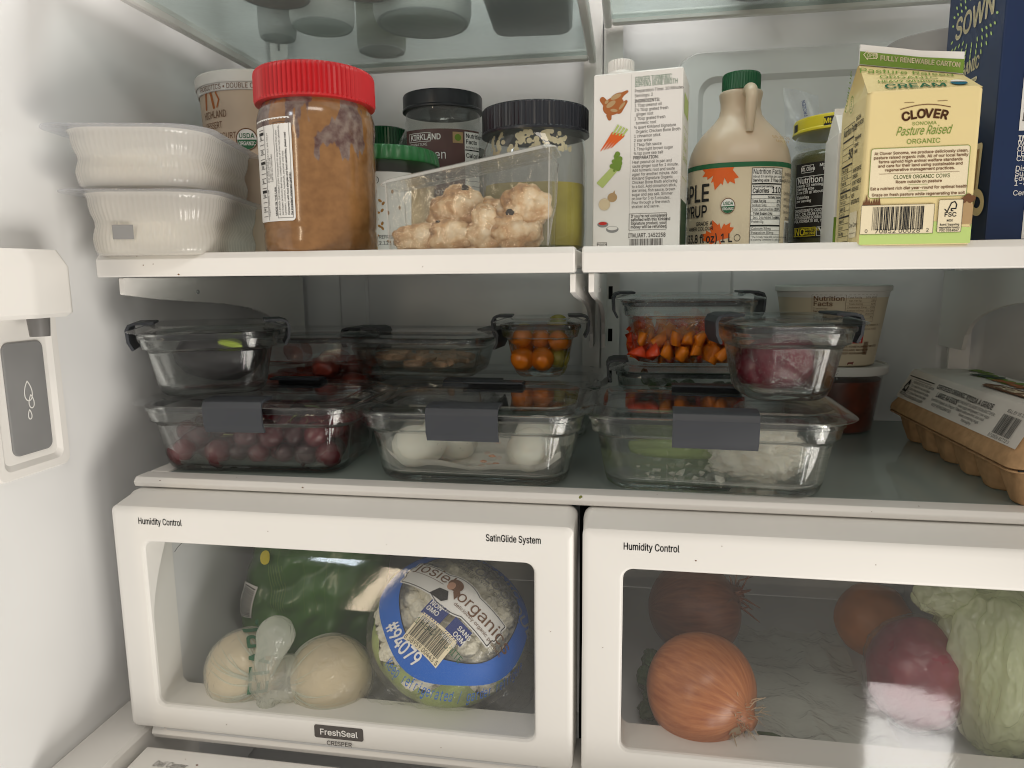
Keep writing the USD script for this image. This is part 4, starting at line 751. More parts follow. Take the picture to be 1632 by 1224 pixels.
# clear pouch behind it
t = thing('clear_pouch', 'clear plastic pouch edge sticking up behind the pickle jar', 'pouch', (0.2120, 0.2650, 0.0), -12)
zz = np.linspace(0.0, 0.172, 16); v = []
for k, z in enumerate(zz):
    for x in np.linspace(-0.013, 0.020, 9): v.append((x-0.10*(z-0.06)*(z > 0.06), 0.003*math.sin(x*220+z*60)+0.004*math.sin(z*45), z if z < 0.17 else z-0.35*(x+0.013)))
part('film', (np.array(v), np.array([(a*9+b, a*9+b+1, (a+1)*9+b+1, (a+1)*9+b) for a in range(15) for b in range(8)])), 'tray_wrap', t, True)
part('print', place(text('KEEP FROZEN', 0.0030, True, 0, 0, rot=103), (0.0035, -0.004, 0.128), (1, 0, 0), (0, 0, 1), 0.001), 'ink_navy', t)

# plain white carton behind the cream
t = thing('white_carton', 'white gable carton with a green lower edge, mostly hidden behind the yellow cream carton', 'carton', (0.2295, 0.1120, 0.0), -2)
part('box', solid(0.062, 0.044, 0.092, 0.0015, 0.001, 2), 'carton_white', t)
part('gable', loft([at_z(rr(0.060, 0.042, 0.001, 2), 0.092), at_z(rr(0.060, 0.010, 0.001, 2), 0.108), at_z(rr(0.060, 0.003, 0.001, 2), 0.109), at_z(rr(0.060, 0.003, 0.001, 2), 0.114)]), 'carton_white', t)
part('print', front(cat(rect(-0.0309, 0.001, -0.020, 0.026)), 0, -0.022, 0), 'ink_leaf', t)

# cream carton
CX, CY = 0.2275, 0.0350
t = thing('cream_carton', 'pale yellow gable top cream carton with green band at the shelf front', 'carton', (CX, CY, 0.0), -2.5)
w, d, hb = 0.0700, 0.070, 0.1010
ins = 0.0
b = loft([at_z(rr(w-0.001, d-0.001, 0.003, 4), 0.0), at_z(rr(w, d, 0.003, 4), 0.001), at_z(rr(w, d, 0.003, 4), hb-0.002), at_z(rr(w-0.001, d-0.001, 0.004, 4), hb)])
part('box', b, 'carton_cream', t, 40)
# gable: front and back panels lean to the ridge, side panels fold in
K = 13
def gable_front():
    xs = np.linspace(-1, 1, K); rows = []
    for s in np.linspace(0, 1, 6):
        row = []
        for x in xs:
            bxp = np.array([x*(w/2-0.0005), -d/2+0.0004, hb-0.0010]); zr = np.interp(x, [-1, -0.05, 0.05, 1], [0.1270, 0.1215, 0.1210, 0.1165]); yr = np.interp(x, [-1, 0, 1], [-0.0012, -0.0032, -0.0012])
            tp = np.array([x*(w/2-0.0015), yr, zr]); q = bxp*(1-s)+tp*s; q[1] += -0.0016*math.sin(PI*s)*(1-x*x)
            row.append(q)
        rows.append(row)
    return np.array(rows)
def sheet(rows, mat_, nm, par, two=True):
    a_, b_ = rows.shape[:2]; v = rows.reshape(-1, 3); f = np.array([(i*b_+j, i*b_+j+1, (i+1)*b_+j+1, (i+1)*b_+j) for i in range(a_-1) for j in range(b_-1)])
    return part(nm, (v, f), mat_, par, True)
GF = gable_front(); sheet(GF, 'carton_cream', 'gable_front', t)
GB = GF.copy(); GB[:, :, 1] = -GB[:, :, 1]; sheet(GB[:, ::-1], 'carton_cream', 'gable_back', t)
for s in (-1, 1):
    e = GF[:, 0 if s < 0 else -1]; rows = np.array([[(p[0]+(-s)*0.016*(i/5.)*(1-abs(q)) , p[1]*(-q), p[2]) for q in np.linspace(-1, 1, 7)] for i, p in enumerate(e)])
    rows[..., 1] = np.abs(np.array([p[1] for p in e]))[:, None]*np.linspace(-1, 1, 7)[None]*1.0
    sheet(rows if s > 0 else rows[:, ::-1], 'carton_cream', 'gable_side', t)
# ridge fin, slightly folded in its middle
def fin(z0f, z1f, y, nm, mat_, eps=0.0, rnd=False):
    xs = np.linspace(-1, 1, K); R0 = []
    for s in (0, 0.25, 0.5, 0.75, 1):
        row = []
        for x in xs:
            yr = np.interp(x, [-1, 0, 1], [-0.0012, -0.0032, -0.0012]); zb = np.interp(x, [-1, -0.05, 0.05, 1], [0.1270, 0.1215, 0.1210, 0.1165]); tall = np.interp(x, [-1, -0.06, 0.06, 1], [0.0135, 0.0130, 0.0125, 0.0145])
            zz = zb+tall*(z0f+(z1f-z0f)*s); xx = x*(w/2-0.0015)
            row.append((xx, yr-eps, zz))
        R0.append(row)
    return np.array(R0)
A = fin(0, 1, 0, '', '', 0.0012); B = A.copy(); B[..., 1] = 0.0012+np.abs(A[..., 1]+0.0012)*-1
m = cat(trimesh.Trimesh(A.reshape(-1, 3), [q for i in range(4) for j in range(K-1) for q in ((i*K+j, i*K+j+1, (i+1)*K+j+1), (i*K+j, (i+1)*K+j+1, (i+1)*K+j))], process=False), trimesh.Trimesh(B.reshape(-1, 3), [q for i in range(4) for j in range(K-1) for q in ((i*K+j, (i+1)*K+j+1, i*K+j+1), (i*K+j, (i+1)*K+j, (i+1)*K+j+1))], process=False))
top = np.concatenate([A[-1], B[-1]]); m = cat(m, trimesh.Trimesh(top, [q for j in range(K-1) for q in ((j, j+1, K+j+1), (j, K+j+1, K+j))], process=False), *[trimesh.Trimesh(np.vstack([A[:, c], B[:, c]]), [q for i in range(4) for q in (((i, i+1, 6+i) if c else (i, 6+i, i+1)), ((i, 5+i, i+6) if c else (i, i+6, 5+i)))], process=False) for c in (0, K-1)])
part('ridge_fin', m, 'carton_white', t, 20)
sheet(fin(0.02, 0.66, 0, '', '', 0.0015), 'ink_leaf', 'green_band', t)
def onfin(m, eps=0.0018):
    m = fine(m, 0.003); p = np.array(m.vertices); x = p[:, 0]/(w/2-0.0015)
    zb = np.interp(x, [-1, -0.05, 0.05, 1], [0.1270, 0.1215, 0.1210, 0.1165]); yr = np.interp(x, [-1, 0, 1], [-0.0012, -0.0032, -0.0012])
    m.vertices = np.column_stack([p[:, 0], yr-eps, zb+p[:, 1]]); return m
ar = Polygon([(-0.0315, 0.0068), (-0.0285, 0.0100), (-0.0285, 0.0085), (-0.0225, 0.0085), (-0.0225, 0.0045), (-0.0285, 0.0045), (-0.0285, 0.0032)])
part('lettering', onfin(cat(heavy(textw('FULLY RENEWABLE CARTON', 0.0515, 0.0031, bold=True, x=-0.0205, y=0.0040), 0.00012), flat(ar.difference(ar.buffer(-0.0004))), text('OPEN', 0.0024, False, -0.0255, 0.0054, 'c', 0.8))), 'ink_cream', t)
def ongable(m, eps=0.0006):
    """y runs 0..1 times the slope length from eave to ridge"""
    m = fine(m, 0.003); p = np.array(m.vertices); s = np.clip(p[:, 1]/0.036, 0, 1); x = np.clip(p[:, 0]/(w/2-0.001), -1, 1)
    zr = np.interp(x, [-1, -0.05, 0.05, 1], [0.1270, 0.1215, 0.1210, 0.1165]); yr = np.interp(x, [-1, 0, 1], [-0.0012, -0.0032, -0.0012])
    y = (-d/2+0.0004)*(1-s)+yr*s-0.0016*np.sin(PI*s)*(1-x*x); z = (hb-0.001)*(1-s)+zr*s
    m.vertices = np.column_stack([p[:, 0], y-eps, z+eps]); return m
part('lettering', ongable(cat(curly('Pasture Raised', 0.0068, -0.006, 0.0245), text('ORGANIC', 0.0045, False, -0.006, 0.0170, 'c', 1.25), text('HEAVY WHIPPING', 0.0030, True, -0.005, 0.0115, 'c', 1.15))), 'ink_leaf', t)
part('lettering', ongable(text('CREAM', 0.0058, True, -0.005, 0.0035, 'c', 1.35)), 'ink_green', t)
part('seal', ongable(flat(affinity.scale(Point(0.0228, 0.0100).buffer(0.0045), 1.15, 1))), 'ink_teal', t)
part('seal', ongable(flat(affinity.scale(Point(0.0228, 0.0100).buffer(0.0045), 1.15, 1).intersection(sbox(0, 0.0105, 1, 1))), 0.0009), 'ink_white', t)
F = lambda m, eps=0.0003: front(m, 0, -d/2, 0, eps)
part('lettering', F(cat(heavy(arc_text('CLOVER', 0.0053, 0.048, 0.001, 0.0826, True, 1.17), 0.00022), flat(LineString([(-0.014+0.030*u, 0.0885+0.0024*math.sin(PI*u)) for u in np.linspace(0, 1, 12)]).buffer(0.00025)), rect(-0.012, 0.0925, -0.006, 0.0928), rect(0.008, 0.0925, 0.014, 0.0928))), 'ink_brown', t)
part('lettering', F(cat(textw('SONOMA', 0.0150, 0.0021, x=-0.0065, y=0.0780), textw('Pasture Raised', 0.0330, 0.0056, slant=0.25, x=-0.0160, y=0.0718), textw('ORGANIC', 0.0205, 0.0030, x=-0.009, y=0.0662), heavy(textw('CLOVER ORGANIC COWS', 0.0345, 0.0024, x=-0.0155, y=0.0437), 0.0001))), 'ink_leaf', t)
bp_ = sbox(-0.0305, 0.0313, 0.0300, 0.0640).buffer(-0.002).buffer(0.002)
part('text_panel', F(flat(bp_)), 'ink_cream', t)
part('text_panel_line', F(flat(bp_.difference(bp_.buffer(-0.0003))), 0.0005), 'ink_leaf', t)
part('lettering', F(cat(lines(['At Clover Sonoma, we produce deliciously clean,', 'pasture raised organic milk. All of our local family', 'farms uphold high animal welfare standards', 'and care for their land using sustainable and', 'regenerative management practices.'], 0.0018, 0.00272, 0.0002, 0.0597, 'c', True, 1.0), lines(['Roam outside on pasture', '', 'Eat a nutrient rich diet year-round for optimal health', '', 'Graze on fresh pasture while regenerating the soil'], 0.0018, 0.00205, 0.0002, 0.0408, 'c', True, 0.98), rect(-0.0245, 0.0471, 0.0245, 0.0473)), 0.0006), 'ink_brown', t)
part('lettering', F(cat(rect(-0.006, 0.0395, 0.006, 0.0397), rect(-0.006, 0.0354, 0.006, 0.0356)), 0.0006), 'ink_leaf', t)
r2 = np.random.default_rng(12)
part('landscape', F(flat(Polygon([(-0.0345, 0.0005), (-0.0345, 0.0150)]+[(x, 0.0130+0.0022*math.sin(x*140)) for x in np.linspace(-0.034, 0.034, 20)]+[(0.0345, 0.0150), (0.0345, 0.0005)])), 0.0003), 'ink_lime', t)
part('landscape', F(flat(Polygon([(-0.0345, 0.0220), (-0.030, 0.0265), (-0.024, 0.0225), (-0.018, 0.0195), (-0.020, 0.0140), (-0.0345, 0.0130)])), 0.00045), 'ink_tan', t)
part('landscape', F(flat(Polygon([(0.018, 0.0180), (0.026, 0.0235), (0.030, 0.0285), (0.0345, 0.0255), (0.0345, 0.0130), (0.02, 0.0130)])), 0.00045), 'ink_tan', t)
part('tree_picture', F(flat(unary_union([Polygon([(x-0.0017, y), (x+0.0017, y), (x, y+hh_)]) for x, y, hh_ in [(-0.033+0.0016*k, 0.0235+0.0006*(k % 3), r2.uniform(0.006, 0.0105)) for k in range(7)]])), 0.0006), 'ink_brown', t)
part('tree_picture', F(flat(unary_union([Point(0.0285+0.0013*k, 0.0285+0.0012*(k % 3)).buffer(0.0019, 5) for k in range(5)])), 0.0006), 'ink_brown', t)
lb = part('code_panel', F(rect(-0.0345, 0.0073, 0.0112, 0.0268), 0.0007), 'ink_cream', t)
part('barcode', F(cat(barcode(-0.0270, 0.0100, 0.0320, 0.0155, 21), text('0', 0.0023, False, -0.0315, 0.0084), rect(0, 0, 0.0001, 0.0001), text('70852 00028', 0.0027, False, -0.0110, 0.0080, 'c', 1.15), text('2', 0.0023, False, 0.0068, 0.0084), frame2(-0.0345, 0.0073, 0.0112, 0.0268, 0.0002)), 0.0009), 'ink_black', lb)
fp = sbox(0.0135, 0.0077, 0.0283, 0.0292).buffer(-0.001).buffer(0.001); lb = part('code_panel', F(flat(fp), 0.0007), 'ink_cream', t)
tree = LineString([(0.0175, 0.0228), (0.0190, 0.0212), (0.0212, 0.0270), (0.0232, 0.0278), (0.0244, 0.0258), (0.0241, 0.0232), (0.0214, 0.0232), (0.0214, 0.0218), (0.0224, 0.0218)])
part('emblem', F(cat(flat(tree.buffer(0.00035)), text('FSC', 0.0028, True, 0.0210, 0.0180, 'c'), text('MIX', 0.0014, True, 0.0210, 0.0148, 'c'), text('Board | Supporting', 0.0013, True, 0.0210, 0.0122, 'c', 0.75), text('responsible forestry', 0.0013, True, 0.0210, 0.0103, 'c', 0.75), text('FSC C014047', 0.0014, True, 0.0210, 0.0084, 'c', 0.9), flat(fp.difference(fp.buffer(-0.0002)))), 0.0009), 'ink_black', lb)
S = lambda m, eps=0.0003: place(m, (-w/2, d/2, 0), (0, -1, 0), (0, 0, 1), eps)
tb = [frame2(0.012, 0.004, 0.042, 0.088, 0.0004), text('Nutrition Facts', 0.0048, True, 0.0125, 0.0815, sx=0.78)]+[rect(0.012, y, 0.042, y+(0.0012 if k % 4 == 3 else 0.0003)) for k, y in enumerate(np.arange(0.008, 0.079, 0.0046))]+[text(s, 0.0026, k % 2 == 0, 0.013, 0.0092+0.0046*k, sx=0.9) for k, s in enumerate(['Iron 0mg', 'Calcium', 'Vitamin D', 'Protein 0g', 'Sugars 0g', 'Total Carb', 'Sodium 5mg', 'Cholesterol', 'Trans Fat', 'Sat Fat 3.5g', 'Total Fat 5g'])]+[text('50', 0.0065, True, 0.041, 0.0635, 'r')]
tb += [lines(['GRADE A', 'PASTEURIZED', '', 'Ingredients:', 'organic', 'cream', '', '', 'SHAKE BEFORE', 'OPENING', 'DO NOT FREEZE', 'PERISHABLE', 'KEEP', 'REFRIGERATED'], 0.0028, 0.0044, 0.0450, 0.0870, bold=True, sx=0.75)]
part('side_print', S(cat(tb)), 'ink_black', t)
lb = part('side_panel', S(rect(0.0450, 0.0060, 0.0640, 0.0240), 0.0004), 'ink_cream', t); part('lettering', S(cat(text('Clover Cares', 0.0030, False, 0.0545, 0.0135, 'c', 0.8, 0.2), rect(0.047, 0.009, 0.062, 0.0093)), 0.0006), 'ink_black', lb)
part('lettering', place(cat(text('PUSH UP', 0.0048, True, 0, 0, rot=66), flat(Point(0.0150, 0.0030).buffer(0.0058).difference(Point(0.0150, 0.0030).buffer(0.0052))), text('HERE', 0.0028, True, 0.0145, -0.0005, rot=75)), (-w/2-0.0002, 0.0150, hb-0.0035), (0, -1, 0), (0, 0, 1), 0.0012), 'ink_leaf', t)

# jar with grey lid behind
t = thing('grey_lid_jar', 'jar with plain grey screw lid behind the yellow cream carton', 'jar', (0.3190, 0.2350, 0.0))
part('jar', lathe([(0.036, 0), (0.041, 0.002), (0.041, 0.150), (0.037, 0.165), (0.036, 0.176)], 48), 'dark_tub', t)
screw_lid(t, 0.0440, 0.170, 0.1960, 'grey_lid', 0, 0.0)
# tall blue carton
BX0, BY0 = 0.2835, 0.0300
t = thing('blue_carton', 'tall dark blue creamer carton with white nutrition panel at the right edge', 'carton', (BX0, BY0, 0.0), -1)
m = solid(0.098, 0.096, 0.215, 0.0015, 0.001, 2); m.apply_translation((0.049, 0.048, 0)); part('box', m, 'carton_blue', t)
S = lambda m, eps=0.0004: place(m, (0, 0.096, 0), (0, -1, 0), (0, 0, 1), eps)
part('lettering', S(heavy(textw('SOWN', 0.0630, 0.0150, bold=True, x=0.0170, y=0.1600), 0.0006)), 'ink_cream', t)
dash = []
for R_ in (0.0125, 0.0165, 0.0205, 0.0245):
    for a_ in np.arange(0.10, PI, 0.0062/R_):
        for s_ in (1, -1):
            dash.append(affinity.rotate(affinity.scale(Point(0.0485+1.5*R_*math.cos(a_), 0.1665+s_*(R_*math.sin(a_)+0.006)).buffer(0.00085, 4), 1.0, 2.3), s_*(math.degrees(a_)-90)*0.8))
dash = [g for g in dash if not sbox(0.014, 0.1575, 0.083, 0.1765).intersects(g)]
dp = part('dash_pattern', S(cat([flat(g) for g in dash])), 'ink_lime', t); dp.SetCustomDataByKey('kind', 'stuff')
part('lettering', S(heavy(textw('ORGANIC', 0.0420, 0.0085, bold=True, x=0.0215, y=0.1285), 0.0003)), 'ink_cream', t)
part('lettering', S(heavy(textw('OAT', 0.0330, 0.0135, bold=True, x=0.0290, y=0.1085), 0.0008)), 'ink_cream', t)
cup = Polygon([(0.030, 0.070), (0.078, 0.070), (0.076, 0.040), (0.070, 0.022), (0.040, 0.022), (0.032, 0.040)]).buffer(0.003)
part('cup_picture', S(flat(cup)), 'ink_cream', t)
part('cup_picture', S(flat(cup.buffer(-0.004)), 0.0006), 'ink_tan', t)
hd = affinity.rotate(affinity.scale(Point(0.0800, 0.0310).buffer(0.0115), 1.05, 0.80), -25); part('cup_picture', S(flat(hd.difference(affinity.scale(hd, 0.5, 0.42))), 0.0008), 'ink_cream', t)
F = lambda m, eps=0.0004: front(m, 0, 0, 0, eps)
part('facts_table', F(rect(0.0150, 0.0770, 0.0900, 0.2000)), 'paper', t)
def zof(py): return 0.0065+(375-py)*0.000415
R_ = [(s, zof(py), h_, b_) for s, py, h_, b_ in (('About 32 servings', 10, .0034, 0), ('Serving size 1 Tbsp', 19, .0036, 1), ('Amount per serving', 34, .0026, 1), ('Calories', 45, .0062, 1), ('Total Fat 1.5g', 66, .0036, 1), ('    Saturated Fat 0g', 75, .0034, 0), ('    Trans Fat 0g', 83, .0034, 0), ('Cholesterol 0mg', 92, .0036, 1), ('Sodium 10mg', 101, .0036, 1), ('Total Carbohydrate 5g', 110, .0036, 1), ('    Dietary Fiber 0g', 118, .0034, 0), ('    Total Sugars 4g', 127, .0034, 0), ('        Incl. 4g Added', 136, .0034, 0), ('Protein 0g', 145, .0036, 1), ('Vitamin D 0mcg', 160, .0034, 0), ('Calcium 3mg', 169, .0034, 0), ('Iron 0mg', 178, .0034, 0), ('Potassium 10mg', 187, .0034, 0), ('    *The % Daily Value', 197, .0025, 0), ('    in a serving of food', 203, .0025, 0), ('    calories a day', 208, .0025, 0))]
part('lettering', F(cat([text(s.strip(), h_, bool(b_), 0.0165+0.0017*(len(s)-len(s.lstrip())), z, sx=0.92) for s, z, h_, b_ in R_], [rect(0.0165, zof(q), 0.089, zof(q)+t_) for q, t_ in ((27, .0022), (49, .0010), (151, .0024), (190, .0010))]), 0.0007), 'ink_black', t)
part('lettering', F(cat(text('INGREDIENTS: OAT', 0.0038, True, 0.0150, zof(222), sx=0.95), lines(['WATER, CANE SUGAR', 'ORGANIC SUNFLOWER', 'LESS OF: GELLAN', 'CITRATE, SEA SALT', '', 'Distributed by:', 'SunOpta Grains', 'Eden Prairie, MN', '1-833-655-7696', '', 'Certified Organic'], 0.0034, 0.0033, 0.0150, zof(230), sx=0.95))), 'ink_white', t)
lb = part('code_panel', F(rect(0.0230, 0.0040, 0.0800, zof(318))), 'paper', t)
part('barcode', F(cat(barcode(0.0315, 0.0075, 0.040, 0.0200, 33), text('7', 0.0040, False, 0.0250, 0.0070)), 0.0007), 'ink_black', lb)
#==UPPER==
# ------------------------------------------------------------------ on the two upper shelves (seen through their glass from below)
def base_pot(name, label, cat_, x, y, z, R, h, mat_, foot=True, ring=None):
    t = thing(name, label, cat_, (x, y, z))
    pr = [(R*0.80, 0.0025), (R*0.84, 0.0008), (R*0.90, 0.0004), (R*0.96, 0.003), (R, 0.010), (R, h*0.9), (R*0.95, h)]
    part('body', lathe(pr, 56), mat_, t, 50)
    if ring: part('foot_ring', lathe([(R*0.86, 0.0006), (R*0.90, 0.0002), (R*0.93, 0.0006), (R*0.90, 0.003)], 56, False, False), ring, t)
    part('lid', lathe([(R*0.97, h*0.98), (R*1.0, h), (R*1.0, h+0.014), (R*0.96, h+0.016)], 48), mat_, t)
UZ = 0.2383
base_pot('storage_pot', 'large round white tub base showing through the upper left glass shelf', 'tub', -0.178, 0.222, UZ, 0.050, 0.11, 'tub_white_matte', ring='panel_grey')
base_pot('storage_pot', 'round pale jar base with a grey foot ring on the upper left shelf', 'jar', -0.283, 0.212, UZ, 0.033, 0.10, 'carton_white', ring='grey_plastic')
base_pot('storage_pot', 'reddish brown round jar base at the top front of the upper left shelf', 'jar', -0.205, 0.125, UZ, 0.036, 0.10, 'red_brown', ring='dark_tub')
base_pot('storage_pot', 'brown round jar base at the top left edge of the upper left shelf', 'jar', -0.292, 0.128, UZ, 0.034, 0.10, 'red_brown', ring='dark_tub')
base_pot('storage_pot', 'olive green round jar base at the back of the upper left shelf', 'jar', -0.250, 0.300, UZ, 0.028, 0.10, 'olive_jar', ring='grey_plastic')
base_pot('storage_pot', 'small grey round base at the left of the upper left shelf', 'jar', -0.345, 0.235, UZ, 0.020, 0.10, 'grey_plastic')
base_pot('storage_pot', 'left dark round base at the back of the upper right shelf', 'jar', 0.165, 0.300, 0.2753, 0.034, 0.10, 'dark_tub')
base_pot('storage_pot', 'right dark round base at the back of the upper right shelf', 'jar', 0.250, 0.300, 0.2753, 0.032, 0.10, 'olive_jar')
t = thing('storage_box', 'dark grey square box base at the right of the upper left shelf', 'box', (-0.0650, 0.195, UZ), 4)
part('box', loft([at_z(rr(0.078, 0.170, 0.014), 0.0006), at_z(rr(0.084, 0.176, 0.016), 0.004), at_z(rr(0.092, 0.186, 0.018), 0.11)]), 'dark_tub', t)
part('lid', loft([at_z(rr(0.097, 0.192, 0.02), 0.1103), at_z(rr(0.097, 0.192, 0.02), 0.118), at_z(rr(0.09, 0.185, 0.02), 0.120)]), 'dark_tub', t)

# ------------------------------------------------------------------ glass food containers on the crisper cover
def container(label, loc, rotz, W, D, H, r, latches, taper=1.0, lw=0.058, depth=0.0185):
    """rectangular baking-glass box with clear lid and grey latches; latches: sides among -y +y -x +x"""
    t = thing('glass_container', label, 'food container', loc, rotz)
    k = taper; g = lambda ins, z: at_z(rr(W-2*ins, D-2*ins, max(r-ins*0.6, 0.006), 9), z)
    o = [g(.0225*k+.003, 0), g(.0165*k+.003, .0010), g(.0135*k+.002, .0045), g(.0115*k+.002, .010), g(.0060*k+.002, H*.70), g(.0055*k+.0015, H*.735), g(.0025*k+.0008, H*.765), g(.0018, H-.0055), g(.0003, H-.0045), g(0, H-.0015), g(.0012, H)]
    i = [g(.0048, H), g(.0055, H-.002), g(.0065*k+.0005, H*.775), g(.0098*k+.0015, H*.735), g(.0103*k+.002, H*.70), g(.0158*k+.002, .0125), g(.0185*k+.003, .0082), g(.0245*k+.003, .0066)]
    part('glass_dish', loft(o+i), 'bake_glass', t, 40)
    gk = [g(.0075, H-.0055), g(.0062, H-.0050), g(.0062, H-.0008), g(.0090, H-.0008), g(.0105, H-.0050)]
    part('gasket', loft(gk, ring=True), 'gasket', t, 30)
    L = [g(-.0062, H+.0012), g(-.0070, H+.0020), g(-.0062, H+.0030), g(.0010, H+.0052), g(.0060, H+.0068), g(.0095, H+.0066), g(.0130, H+.0042), g(.0190, H+.0038)]
    B = [g(.0190, H+.0022), g(.0125, H+.0024), g(.0060, H+.0014), g(.0, H+.0008)]
    part('lid', loft(B+L), 'lid_plastic', t, 40)
    for s in latches:
        dfull = depth; depth_ = depth if s[1] == 'y' else depth*0.78
        q = LineString([(0.0125, H+.0078), (-0.0015, H+.0078), (-0.0064, H+.0062), (-0.0084, H+.0020), (-0.0076, H-depth_+.006), (-0.0046, H-depth_)]).buffer(0.0012, quad_segs=3)
        m = extrude(q.simplify(0.0001), lw); v = np.array(m.vertices)  # (out, z, along)
        al = v[:, 2]-lw/2; inn = v[:, 0]; z = v[:, 1]
        # round the plate's lower corners
        e = np.clip((np.abs(al)-(lw/2-0.001))/0.001, 0, 1); z = z
        half = (D/2 if s[1] == 'y' else W/2)
        outw = half-inn
        if s == '-y': P3 = np.column_stack([al, -outw, z])
        elif s == '+y': P3 = np.column_stack([-al, outw, z])
        elif s == '+x': P3 = np.column_stack([outw, al, z])
        else: P3 = np.column_stack([-outw, -al, z])
        m.vertices = P3; part('latch', outward(m), 'latch_grey', t, 30)
    return t
Z0 = -0.1900
zl = lambda H: H+0.0070
# front row
H3 = 0.0620
A3 = (-0.2960, 0.0830, Z0); R3 = 3.0
container('large front left glass container full of dark cherries', A3, R3, 0.198, 0.132, H3, 0.030, ['-y', '+y'], lw=0.052)
A7 = (-0.0925, 0.0760, Z0)
container('front middle glass container with peeled boiled eggs and a grey latch', A7, 0.0, 0.189, 0.134, H3, 0.030, ['-y', '+y'], lw=0.058)
A8 = (0.1040, 0.0740, Z0); R8 = -3.0
container('front right glass container with crumbled white cheese', A8, R8, 0.196, 0.134, H3, 0.030, ['-y', '+y'], lw=0.062)
# stacked on the front ones
A1 = (-0.3440, 0.0700, Z0+H3+0.0075)
container('square glass container with a dark avocado, stacked on the cherry container', A1, 30.0, 0.118, 0.118, 0.0560, 0.030, ['+x', '-x'], lw=0.040)
A9 = (0.1610, 0.0850, Z0+H3+0.0075)
container('small deep glass container with a cut beet, stacked on the cheese container', A9, 8.0, 0.100, 0.100, 0.0615, 0.028, ['-x', '+x'], lw=0.036, taper=1.15)
# behind
A2 = (-0.3080, 0.2270, Z0)
container('dark glass container of red fruit pieces behind the cherry container', A2, 4.0, 0.132, 0.110, 0.1080, 0.026, ['+x', '-x'], lw=0.05)
A6 = (-0.1230, 0.2550, Z0)
container('wide flat glass container under the chicken and tomato containers', A6, 0.0, 0.262, 0.150, 0.0570, 0.032, ['-y'], lw=0.060)
A4 = (-0.1900, 0.2350, Z0+0.0570+0.0075)
container('glass container of shredded chicken behind the egg container', A4, -4.0, 0.164, 0.108, 0.0430, 0.026, ['+x', '-x'], lw=0.045, depth=0.016)
A5 = (-0.0580, 0.2300, Z0+0.0570+0.0075)
container('small deep glass container of orange cherry tomatoes', A5, 6.0, 0.086, 0.086, 0.0570, 0.022, ['+x', '-x'], lw=0.034, taper=1.1)
A11 = (0.0930, 0.2450, Z0)
container('glass container of dark leafy greens under the diced pepper container', A11, 2.0, 0.142, 0.120, 0.0740, 0.028, ['-x', '+x'], lw=0.045)
A10 = (0.0945, 0.2350, Z0+0.0740+0.0075)
container('glass container of diced orange and red peppers, on the leafy greens', A10, 3.0, 0.134, 0.104, 0.0640, 0.026, ['-x', '+x'], lw=0.045, depth=0.022)

# ---- what they hold
def inside(A, R, x, y, z):
    a = math.radians(R); return (A[0]+x*math.cos(a)-y*math.sin(a), A[1]+x*math.sin(a)+y*math.cos(a), A[2]+z)
r2 = np.random.default_rng(41)
def pack(n, bx_, by_, z0, r, hmax, seed):
    """balls dropped into a box: settle by pushing overlaps apart"""
    g = np.random.default_rng(seed); P = np.column_stack([g.uniform(-bx_, bx_, n), g.uniform(-by_, by_, n), g.uniform(z0, z0+hmax, n)])
    for it in range(260):
        P[:, 2] -= 0.0006
        d = P[:, None]-P[None]; L = np.linalg.norm(d, axis=2)+np.eye(n); ov = np.maximum(2*r*0.97-L, 0)*(1-np.eye(n))
        P += 0.45*(d/L[..., None]*ov[..., None]).sum(1)
        P[:, 0] = np.clip(P[:, 0], -bx_, bx_); P[:, 1] = np.clip(P[:, 1], -by_, by_); P[:, 2] = np.clip(P[:, 2], z0, z0+hmax)
    return P
for k, p in enumerate(pack(78, 0.068, 0.038, 0.0175, 0.0104, 0.036, 1)):
    o = thing('cherry', 'dark red cherry heaped in the large front left glass container', 'cherry', inside(A3, R3, *p), group='cherries in the front left container')
    m = blob((0, 0, 0), 0.0084+0.0034*((k*7) % 5)/4, 0.13, 1.4, k, 2); part('fruit', m, 'cherry_skin', o, True)
    if k % 5 == 0: s = spline([(0, 0, 0.0095), (0.004, -0.003, 0.014), (0.010*(-1)**k, -0.006, 0.017)], 8); part('stem', tube(s, 0.0006, 5), 'stem_green', o)
for x, y, z, rz, lab in ((-0.050, -0.026, 0.0265, 20, 'peeled white boiled egg, front left in the middle container'), (-0.024, 0.000, 0.0262, -40, 'peeled white boiled egg just behind the front left egg'), (0.048, -0.022, 0.0262, 75, 'peeled white boiled egg at the right of the middle container'), (-0.040, 0.030, 0.0262, 10, 'peeled white boiled egg at the back left of the middle container'), (0.050, 0.026, 0.0262, 15, 'peeled white boiled egg at the back right of the middle container')):
    o = thing('boiled_egg', lab, 'egg', inside(A7, 0, x, y, z), rz)
    a = np.linspace(0, PI, 22); pr = [(0.0190*math.sin(q)*(1+0.10*math.cos(q)), -0.0245*math.cos(q)) for q in a[1:-1]]
    m = lathe(pr, 36); part('egg', turn(m, 0, 90, 0, (0, 0, 0)), 'egg_white', o, True)
gx, gy = np.meshgrid(np.linspace(-0.074, 0.074, 40), np.linspace(-0.044, 0.044, 26)); zz = 0.0075+0.010*meshkit.fbm(np.column_stack([gx.ravel()*28, gy.ravel()*34, np.full(gx.size, 2.2)]), 3, 4)
zz = zz+0.012*np.clip((np.abs(gx.ravel())-0.060)/0.014, 0, 1)+0.010*np.clip((np.abs(gy.ravel())-0.036)/0.010, 0, 1)
o = thing('paper_towel', 'crumpled white paper towel lining the egg container', 'paper towel', inside(A7, 0, 0, 0, -0.003))
